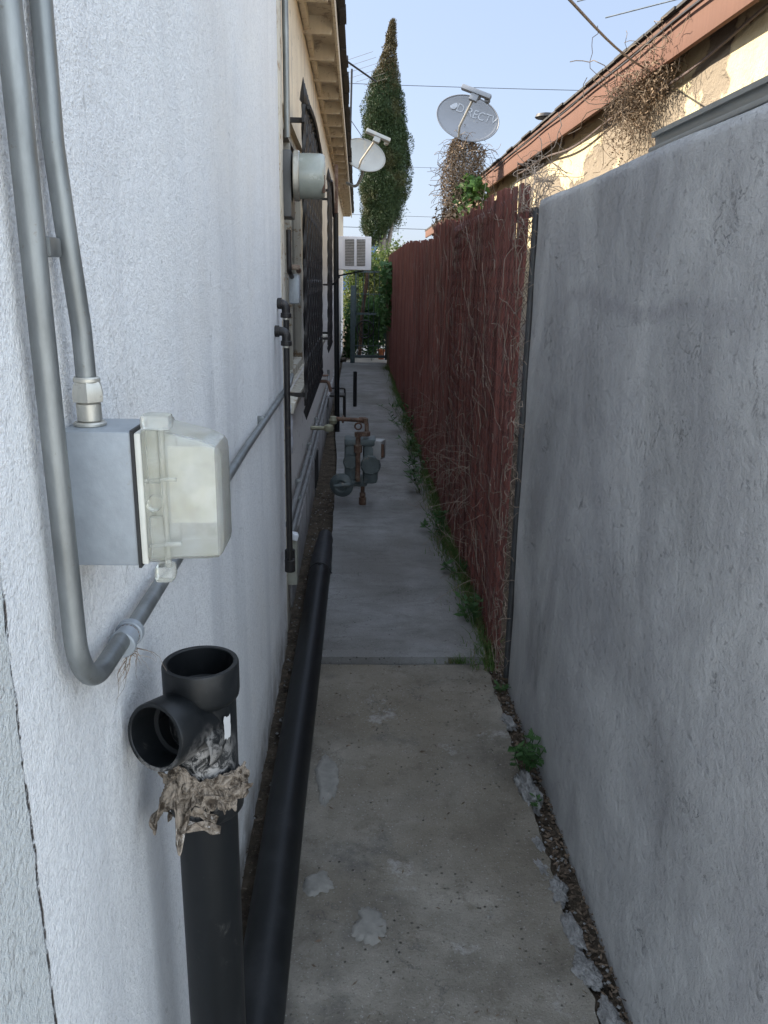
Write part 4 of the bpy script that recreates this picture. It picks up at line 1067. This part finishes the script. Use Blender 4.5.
def splat(x, y, rx, ry, label, seed):
    vs = [(x, y, .0095)]; n = 72; R = 5
    for j in range(1, R + 1):
        for k_ in range(n):
            a = 2 * math.pi * k_ / n; d = 1 + .40 * nz(math.cos(a) * 1.2, math.sin(a) * 1.2, 1., seed) + .18 * nz(math.cos(a) * 5, math.sin(a) * 5, 1., seed) + .10 * nz(math.cos(a) * 16, math.sin(a) * 16, 1., seed)
            f = j / R; X = x + rx * d * f * math.cos(a); Y_ = y + ry * d * f * math.sin(a)
            vs.append((X, Y_, (.0085 + .0015 * nz(X, Y_, 60)) if j < R else .001))
    fs = [(0, 1 + k_, 1 + (k_ + 1) % n) for k_ in range(n)] + [(1 + (j - 1) * n + k_, 1 + j * n + k_, 1 + j * n + (k_ + 1) % n, 1 + (j - 1) * n + (k_ + 1) % n) for j in range(1, R) for k_ in range(n)]
    tag(MB().add(vs, fs, True).build('mortar_patch', simple('dried_mortar', (.185, .177, .16), .92, 0, .3, 25, .9), None, auto=False), label, 'mortar patch', 'dried mortar patches on the near slab')
splat(.045, 1.655, .042, .062, 'dried mortar patch in the middle of the near slab', 1.)
splat(-.095, 1.80, .038, .045, 'dried mortar patch close to the lying pipe', 4.)
splat(-.085, 2.28, .036, .14, 'long faint mortar patch farther along the lying pipe', 7.)

# dry stems on the fence
def on_fence():
    y = 3.0 + abs(random.gauss(0, 2.2)); y = min(y, 15); return (FX - .022, y, random.uniform(.1, ftop(y)))
dv = MB()
for _ in range(420):
    p = V(on_fence()); d = V((0, random.gauss(0, 1), random.gauss(0, 1.3))).normalized(); L = random.uniform(.05, .30); pts = [p.copy()]; n = 7
    for q in range(n):
        d = (d + V((random.gauss(0, .12), random.gauss(0, .35), random.gauss(0, .35)))).normalized(); p = p + d * L / n; p.x = min(max(p.x, FX - .065), FX - .018); pts.append(p.copy())
    dv.tube(pts, random.uniform(.0006, .0016), 3, False)
for _ in range(110):            # sprays leaning out over the path
    p = V((FX - .02, 3.5 + abs(random.gauss(0, 1.9)), random.uniform(.05, .75))); d = V((-.6, random.gauss(-.3, .6), random.uniform(-.2, .8))).normalized(); L = random.uniform(.08, .30); pts = [p.copy()]
    for q in range(7): d = (d + V((random.gauss(0, .2), random.gauss(0, .3), random.gauss(-.12, .25)))).normalized(); p = p + d * L / 7; pts.append(p.copy())
    dv.tube(pts, .0011, 3, False)
tag(dv.build('dry_vine', M['twiggrey']), 'thin leafless vine stems clinging to the maroon fence', 'dry vine')
dg_ = MB()
for _ in range(300):
    p = V((FX + random.uniform(-.01, .03), random.uniform(2.95, 3.09), random.uniform(.0, 1.9) if random.random() < .8 else random.uniform(1.7, 2.0))); d = V(rand_dirs(1)[0]); pts = [p.copy()]; L = random.uniform(.06, .22)
    for q in range(9):
        d = (d + V(rand_dirs(1)[0]) * .7).normalized(); p = p + d * L / 9; p.y = min(max(p.y, 2.94), 3.25); p.x = min(max(p.x, FX - .03), FX + .12); pts.append(p.copy())
    dg_.tube(pts, random.uniform(.0008, .0020), 3, False)
for _ in range(14):             # wiry curls above the post
    p = V((FX + .03, random.uniform(2.9, 3.05), random.uniform(1.8, 1.9))); d = V((.3, random.gauss(0, .4), .8)).normalized(); pts = [p.copy()]; ax = V(rand_dirs(1)[0])
    for q in range(12): d = Matrix.Rotation(.35, 3, ax) @ d; p = p + d * .018; pts.append(p.copy())
    dg_.tube(pts, .0012, 3, False)
tag(dg_.build('dry_vine', M['twiggrey']), 'tangle of dry stems in the gap between the fence and the grey wall', 'dry vine')

# hanging dry creeper under the right eave
hv = thing('dead_creeper', 'bundle of dead brown creeper hanging from the red-brown eave', 'creeper', (1.55, 4.7, 2.5))
h = MB()
for _ in range(230):
    f = random.random(); p = V((RXF - .05 + random.uniform(0, .16), 4.6 + .85 * f ** .8 + random.gauss(0, .06), 2.74 + random.uniform(-.10, .05))); d = V((random.gauss(.1, .4), random.gauss(0, .4), -1)).normalized()
    L = random.uniform(.06, .16) if f < .4 else random.uniform(.12, .50); pts = [p.copy()]
    for q in range(12): d = (d + V((random.gauss(0, .5), random.gauss(0, .5), random.gauss(-.12, .4)))).normalized(); p = p + d * L / 9; p.x = min(p.x, RXW - .015); pts.append(p.copy())
    h.tube(pts, random.uniform(.001, .003), 3, False)
for _ in range(12):
    p = V((RXF - .03, random.uniform(4.4, 5.), 2.73)); pts = [p.copy()]; d = V((-.1, .2, .6))
    for q in range(8): d = (d + V((random.gauss(0, .5), random.gauss(0, .5), random.gauss(0, .5)))).normalized(); p = p + d * .03; p.x = min(p.x, RXF - .01); pts.append(p.copy())
    h.tube(pts, .0018, 3, False)
h.build('stems', M['twig'], hv)
n = 2600; f = rng.uniform(0, 1, n); cs = np.stack([rng.uniform(RXF - .05, RXW - .03, n), 4.7 + .8 * f + rng.normal(0, .07, n), 2.71 - rng.beta(1, 2.0, n) * .55 * (.35 + f * .65)], 1)
u, w = leaf_uw(n, .010, .004); quads('dry_leaves', M['straw'], cs, u, w, hv)
# straggling wisps stuck on the lit wall
wp = MB()
for _ in range(22):
    p = V((RXW - .012, random.uniform(5.0, 8.2), random.uniform(2.1, 2.55))); pts = [p.copy()]; d = V((0, random.gauss(0, 1), random.gauss(0, 1))).normalized()
    for q in range(6): d = (d + V((0, random.gauss(0, .6), random.gauss(0, .6)))).normalized(); p = p + d * random.uniform(.01, .03); pts.append(p.copy())
    wp.tube(pts, .0015, 3, False)
tag(wp.build('wall_wisps', M['twig'], hv), kind='stuff')

# creeper on the dish mast
mv = thing('mast_creeper', 'brown and green creeper smothering the mast of the lettered dish', 'creeper', (1.2, 9.9, 2.0))
def mast_pt(n, rsc=1.):
    f = rng.beta(1.3, 1.1, n); z = 2.15 + f * .98; a = rng.uniform(0, 2 * np.pi, n); R = (.29 - .05 * f + .05 * np.sin(z * 9 + a)) * np.sqrt(rng.uniform(.15, 1, n)) * rsc; R *= np.where(f > .85, 1 - (f - .85) * 4, 1)
    return np.stack([1.18 + .05 * (1 - f) + R * np.cos(a), 9.86 + R * np.sin(a) * .8, z], 1)
tb = MB()
for p0 in mast_pt(700, .95):
    p = V(p0); d = V((random.gauss(-.2, .6), random.gauss(-.2, .5), random.gauss(-.4, .6))).normalized(); pts = [p.copy()]
    for q in range(7): d = (d + V((random.gauss(0, .4), random.gauss(0, .4), random.gauss(-.15, .4)))).normalized(); p = p + d * random.uniform(.02, .045); pts.append(p.copy())
    tb.tube(pts, .0028, 3, False)
tb.build('stems', M['twig'], mv)
cs = mast_pt(6500, .9); u, w = leaf_uw(6500, .016, .007); quads('dry_leaves', M['straw'], cs, u, w, mv)
n = 620; cs = mast_pt(n); cs[:, 0] = cs[:, 0] * .6 + .50 + rng.uniform(0, .1, n); cs[:, 1] -= .12; cs[:, 2] = 2.05 + (cs[:, 2] - 2.1) * .62; u, w = leaf_uw(n, .045, .030); quads('green_leaves', M['vineleaf'], cs, u, w, mv)
n = 1500; cs = np.stack([rng.uniform(.9, 1.5, n), rng.uniform(8.6, 10.5, n), 2.0 + rng.beta(1, 2, n) * .40], 1); u, w = leaf_uw(n, .03, .014); quads('spill_leaves', M['straw'], cs, u, w, mv)

# cypress
cy = thing('cypress_tree', 'tall narrow italian cypress with a browned top, standing behind the gate', 'cypress tree', (.85, 26, 0))
zs = [8.75, 7.45, 6.9, 6.3, 5.65, 5.0, 4.35, 3.75, 3.2, 2.6]; cxs = [.97, .85, .80, .76, .84, .86, .82, .72, .60, .45]; rs_ = [.03, .26, .40, .52, .56, .62, .72, .60, .42, .16]
lob = rng.normal(size=(150, 3)); 
# lumpy crown: clumps of foliage on the envelope, leaves on the clumps
nc = 760; zz = 2.6 + 6.05 * rng.uniform(0, 1, nc) ** .92; zz = np.sort(zz)
cxz = np.interp(zz, zs[::-1], cxs[::-1]); rz = np.interp(zz, zs[::-1], rs_[::-1]); a = rng.uniform(0, 2 * np.pi, nc); rad = rz * np.where(rng.uniform(0, 1, nc) < .15, rng.uniform(.9, 1.08, nc), rng.uniform(.5, .9, nc))
cc = np.stack([cxz + rad * np.cos(a), 26 + rad * np.sin(a), zz], 1); cr_ = (.10 + .12 * rng.uniform(0, 1, nc)) * np.clip(rz / .45, .42, 1.15)
def leaves_on(cc, cr_, per, elong=1.7):
    out = []; nrm = []
    for c, r in zip(cc, cr_):
        m = max(20, int(per * (r / .18) ** 2)); d = rand_dirs(m); rr = r * (rng.uniform(.75, 1.08, m))[:, None]; p = d * rr; p[:, 2] *= elong; out.append(c + p); nrm.append(d)
    return np.concatenate(out), np.concatenate(nrm)
P_, N_ = leaves_on(cc, cr_, 420)
isbrown = (P_[:, 2] > 7.25 + rng.normal(0, .35, len(P_)))
for msk, mat, nm in ((~isbrown, M['cyp'], 'crown'), (isbrown, M['cyptop'], 'browned_top')):
    p = P_[msk]; k_ = len(p); u, w = leaf_uw(k_, .024, .010, (0, 0, 1), .9); u2 = u + N_[msk] * .012; quads(nm, mat, p, u2, w, cy)
tk = MB().tube([(.80, 26, 0), (.84, 26, 1.8), (.80, 26, 3.0), (.86, 26, 4.2)], [.14, .11, .09, .05], 10)
tk.tube([(.86, 26, 1.9), (1.0, 25.9, 2.8), (1.12, 25.9, 3.7)], [.07, .05, .03], 8).tube([(.84, 26, 2.4), (1.02, 26, 3.1), (1.2, 26, 3.4)], [.04, .03, .02], 6)
tk.tube([(.8, 26, 2.2), (.62, 26, 2.9), (.6, 26, 3.4)], [.05, .04, .03], 6).build('trunk', M['bark'], cy)
for q in range(1):
    n = 2600; c2 = np.stack([rng.normal(1.12, .13, n), 26 + rng.normal(0, .15, n), rng.normal(3.55, .22, n)], 1); u, w = leaf_uw(n, .034, .013); quads('lower_spray', M['cyp'], c2, u, w, cy)

# bushes behind the gate
def bush(c, r, n, label, L=.05, mat=None, group='bushes behind the gate'):
    t = thing('bush', label, 'bush', (c[0], c[1], 0), group); nc = 60
    d = rand_dirs(nc); cc = np.array(c)[None] + d * np.array(r)[None] * rng.uniform(.5, 1., nc)[:, None]; cc[:, 2] = np.maximum(cc[:, 2], .1)
    idx = rng.integers(0, nc, n); p = cc[idx] + rng.normal(0, .10, (n, 3)) * (np.array(r)[None] / .5).clip(.5, 1.4)
    p[:, 2] = np.maximum(p[:, 2], .05); u, w = leaf_uw(n, L, L * .45); quads('foliage', mat or M['bush'], p, u, w, t)
    s = MB()
    for q in range(10):
        e = cc[rng.integers(0, nc)]; s.tube([(c[0] + random.gauss(0, .05), c[1], 0), tuple((np.array([c[0], c[1], .3]) + e) / 2), tuple(e)], [.02, .012, .005], 5)
    s.build('branches', M['bark'], t)
bush((.15, 21.6, 1.15), (.50, .5, .95), 6000, 'sunlit yellow-green bush behind the gate, beside the house corner', .045)
bush((.95, 22.0, 1.35), (.55, .6, 1.08), 6500, 'taller yellow-green bush behind the gate, next to the fence end', .045)
bush((-.12, 16.9, .5), (.13, .5, .6), 2200, 'narrow dark bush squeezed between the house wall and the gate post', .035, M['weed'])
bush((.40, 24.0, 1.4), (1.0, .6, 1.15), 6000, 'broad bush farthest behind the gate, under the cypress', .05)
bush((.32, 17.2, .60), (.36, .4, .62), 5200, 'low dark bush in shade just behind the gate bars', .04, M['weed'])
# big-leaved vine spilling over the fence end
vn = thing('vine', 'dark large-leaved vine spilling over the far end of the fence', 'vine', (.55, 14.8, 0))
n = 420; cs = np.stack([.60 - np.abs(rng.normal(0, .09, n)), rng.uniform(14.2, 15.6, n), 1.85 - rng.beta(1.1, 1.6, n) * 1.2], 1); u, w = leaf_uw(n, .055, .042); quads('leaves', M['weed'], cs, u, w, vn)
v_ = MB()
for q in range(14):
    y = random.uniform(14.2, 15.5); v_.tube([(.58, y, .05), (.55, y + .05, .9), (.57 - random.random() * .1, y, 1.8)], .006, 4)
v_.build('stems', M['twig'], vn)
cl = clump('leafy_weed', (.30, 16.3, .0), 60, .05, .02, .45, M['weed'], 'leafy plant on the ground just behind the gate bars', 'weed', 6)

# far buildings
fb = thing('far_house', 'pale far house with a low roof seen beyond the fence end', 'house', (2.2, 36, 0))
MB().box((3.4, 38, 1.35), (4.6, 4, 2.8)).build('wall', M['hcream'], fb)
MB().box((3.4, 38, 2.82), (5., 4.5, .16), bevel=.02).build('roof', M['hcream'], fb)
MB().box((1.62, 35.98, 1.9), (.5, .05, .8)).build('window', M['pane'], fb)
MB().add([(1.1, 32, 2.25), (5, 32, 2.55), (5, 34, 2.75), (1.6, 34, 2.5), (1.1, 32, 0), (5, 32, 0)], [(0, 1, 2, 3), (0, 4, 5, 1)]).build('porch_roof', M['fascia2'], fb)
fb2 = thing('far_shed', 'blue far shed between the air conditioner and the cypress', 'shed', (.3, 42, 0))
MB().box((-.2, 43, 1.6), (2.6, 3, 3.3)).build('wall', M['blue'], fb2); MB().box((-.2, 43, 3.28), (2.8, 3.2, .10)).build('roof', M['shingle'], fb2)

# ------------------------------------------------------------------ world, sun, camera
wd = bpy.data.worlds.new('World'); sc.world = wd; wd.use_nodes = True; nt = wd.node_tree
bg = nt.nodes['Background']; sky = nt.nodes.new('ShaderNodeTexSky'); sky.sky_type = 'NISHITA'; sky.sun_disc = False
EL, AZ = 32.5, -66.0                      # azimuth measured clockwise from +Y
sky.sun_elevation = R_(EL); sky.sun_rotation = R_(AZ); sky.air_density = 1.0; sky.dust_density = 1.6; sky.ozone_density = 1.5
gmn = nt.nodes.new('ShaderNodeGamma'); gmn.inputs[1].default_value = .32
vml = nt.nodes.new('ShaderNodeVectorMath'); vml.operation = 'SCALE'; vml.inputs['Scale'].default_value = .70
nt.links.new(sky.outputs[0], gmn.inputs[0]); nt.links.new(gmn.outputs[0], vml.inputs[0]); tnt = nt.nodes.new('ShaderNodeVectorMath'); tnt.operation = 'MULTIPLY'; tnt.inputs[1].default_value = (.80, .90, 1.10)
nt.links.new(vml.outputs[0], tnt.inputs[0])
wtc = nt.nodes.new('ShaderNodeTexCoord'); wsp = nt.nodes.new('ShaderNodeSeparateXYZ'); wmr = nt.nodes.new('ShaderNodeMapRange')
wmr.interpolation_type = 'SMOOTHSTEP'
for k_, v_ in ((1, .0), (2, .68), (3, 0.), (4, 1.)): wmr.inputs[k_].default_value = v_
hm = nt.nodes.new('ShaderNodeMix'); hm.data_type = 'VECTOR'; hm.inputs[4].default_value = (1, 1, 1); hm.inputs[5].default_value = (4.4, 4.0, 3.35)  # sky made brighter overhead and behind the camera, added fill for the alley
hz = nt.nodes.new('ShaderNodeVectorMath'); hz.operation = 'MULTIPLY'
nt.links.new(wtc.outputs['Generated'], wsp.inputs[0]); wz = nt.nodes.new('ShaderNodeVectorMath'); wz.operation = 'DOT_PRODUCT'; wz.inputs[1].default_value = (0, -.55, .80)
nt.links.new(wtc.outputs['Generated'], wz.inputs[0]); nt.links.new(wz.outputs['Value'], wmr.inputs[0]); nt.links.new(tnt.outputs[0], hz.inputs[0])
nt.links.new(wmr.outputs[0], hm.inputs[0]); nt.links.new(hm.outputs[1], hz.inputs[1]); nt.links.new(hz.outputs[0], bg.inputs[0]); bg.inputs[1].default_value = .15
sd = V((math.sin(R_(AZ)) * math.cos(R_(EL)), math.cos(R_(AZ)) * math.cos(R_(EL)), math.sin(R_(EL))))
ld = bpy.data.lights.new('sun', 'SUN'); ld.energy = 2.9; ld.angle = R_(.53); ld.color = (1., .90, .74)
lo = bpy.data.objects.new('sun', ld); C.objects.link(lo); lo.rotation_euler = sd.to_track_quat('Z', 'Y').to_euler()

cam = bpy.data.cameras.new('camera'); co = bpy.data.objects.new('camera', cam); C.objects.link(co); sc.camera = co
f_px = 808.
vy = V((357 - 384, -(280 - 512), -f_px)).normalized(); nd = V((335 - 384, -(3330 - 512), -f_px)).normalized()
up = -nd; up = (up - vy * up.dot(vy)).normalized(); vx = vy.cross(up)
Mw = Matrix((vx, vy, up))                 # rows = world axes in camera space, so this maps camera -> world
co.matrix_world = Matrix.Translation((0, 0, 1.55)) @ Mw.to_4x4()
cam.sensor_fit = 'VERTICAL'; cam.sensor_height = 24; cam.lens = 24 * f_px / 1024; cam.clip_start = .02; cam.clip_end = 1000
sc.view_settings.view_transform = 'Standard'; sc.view_settings.look = 'None'; sc.view_settings.gamma = 1
sc.view_settings.exposure = 2.45
sc.render.resolution_x = 768; sc.render.resolution_y = 1024
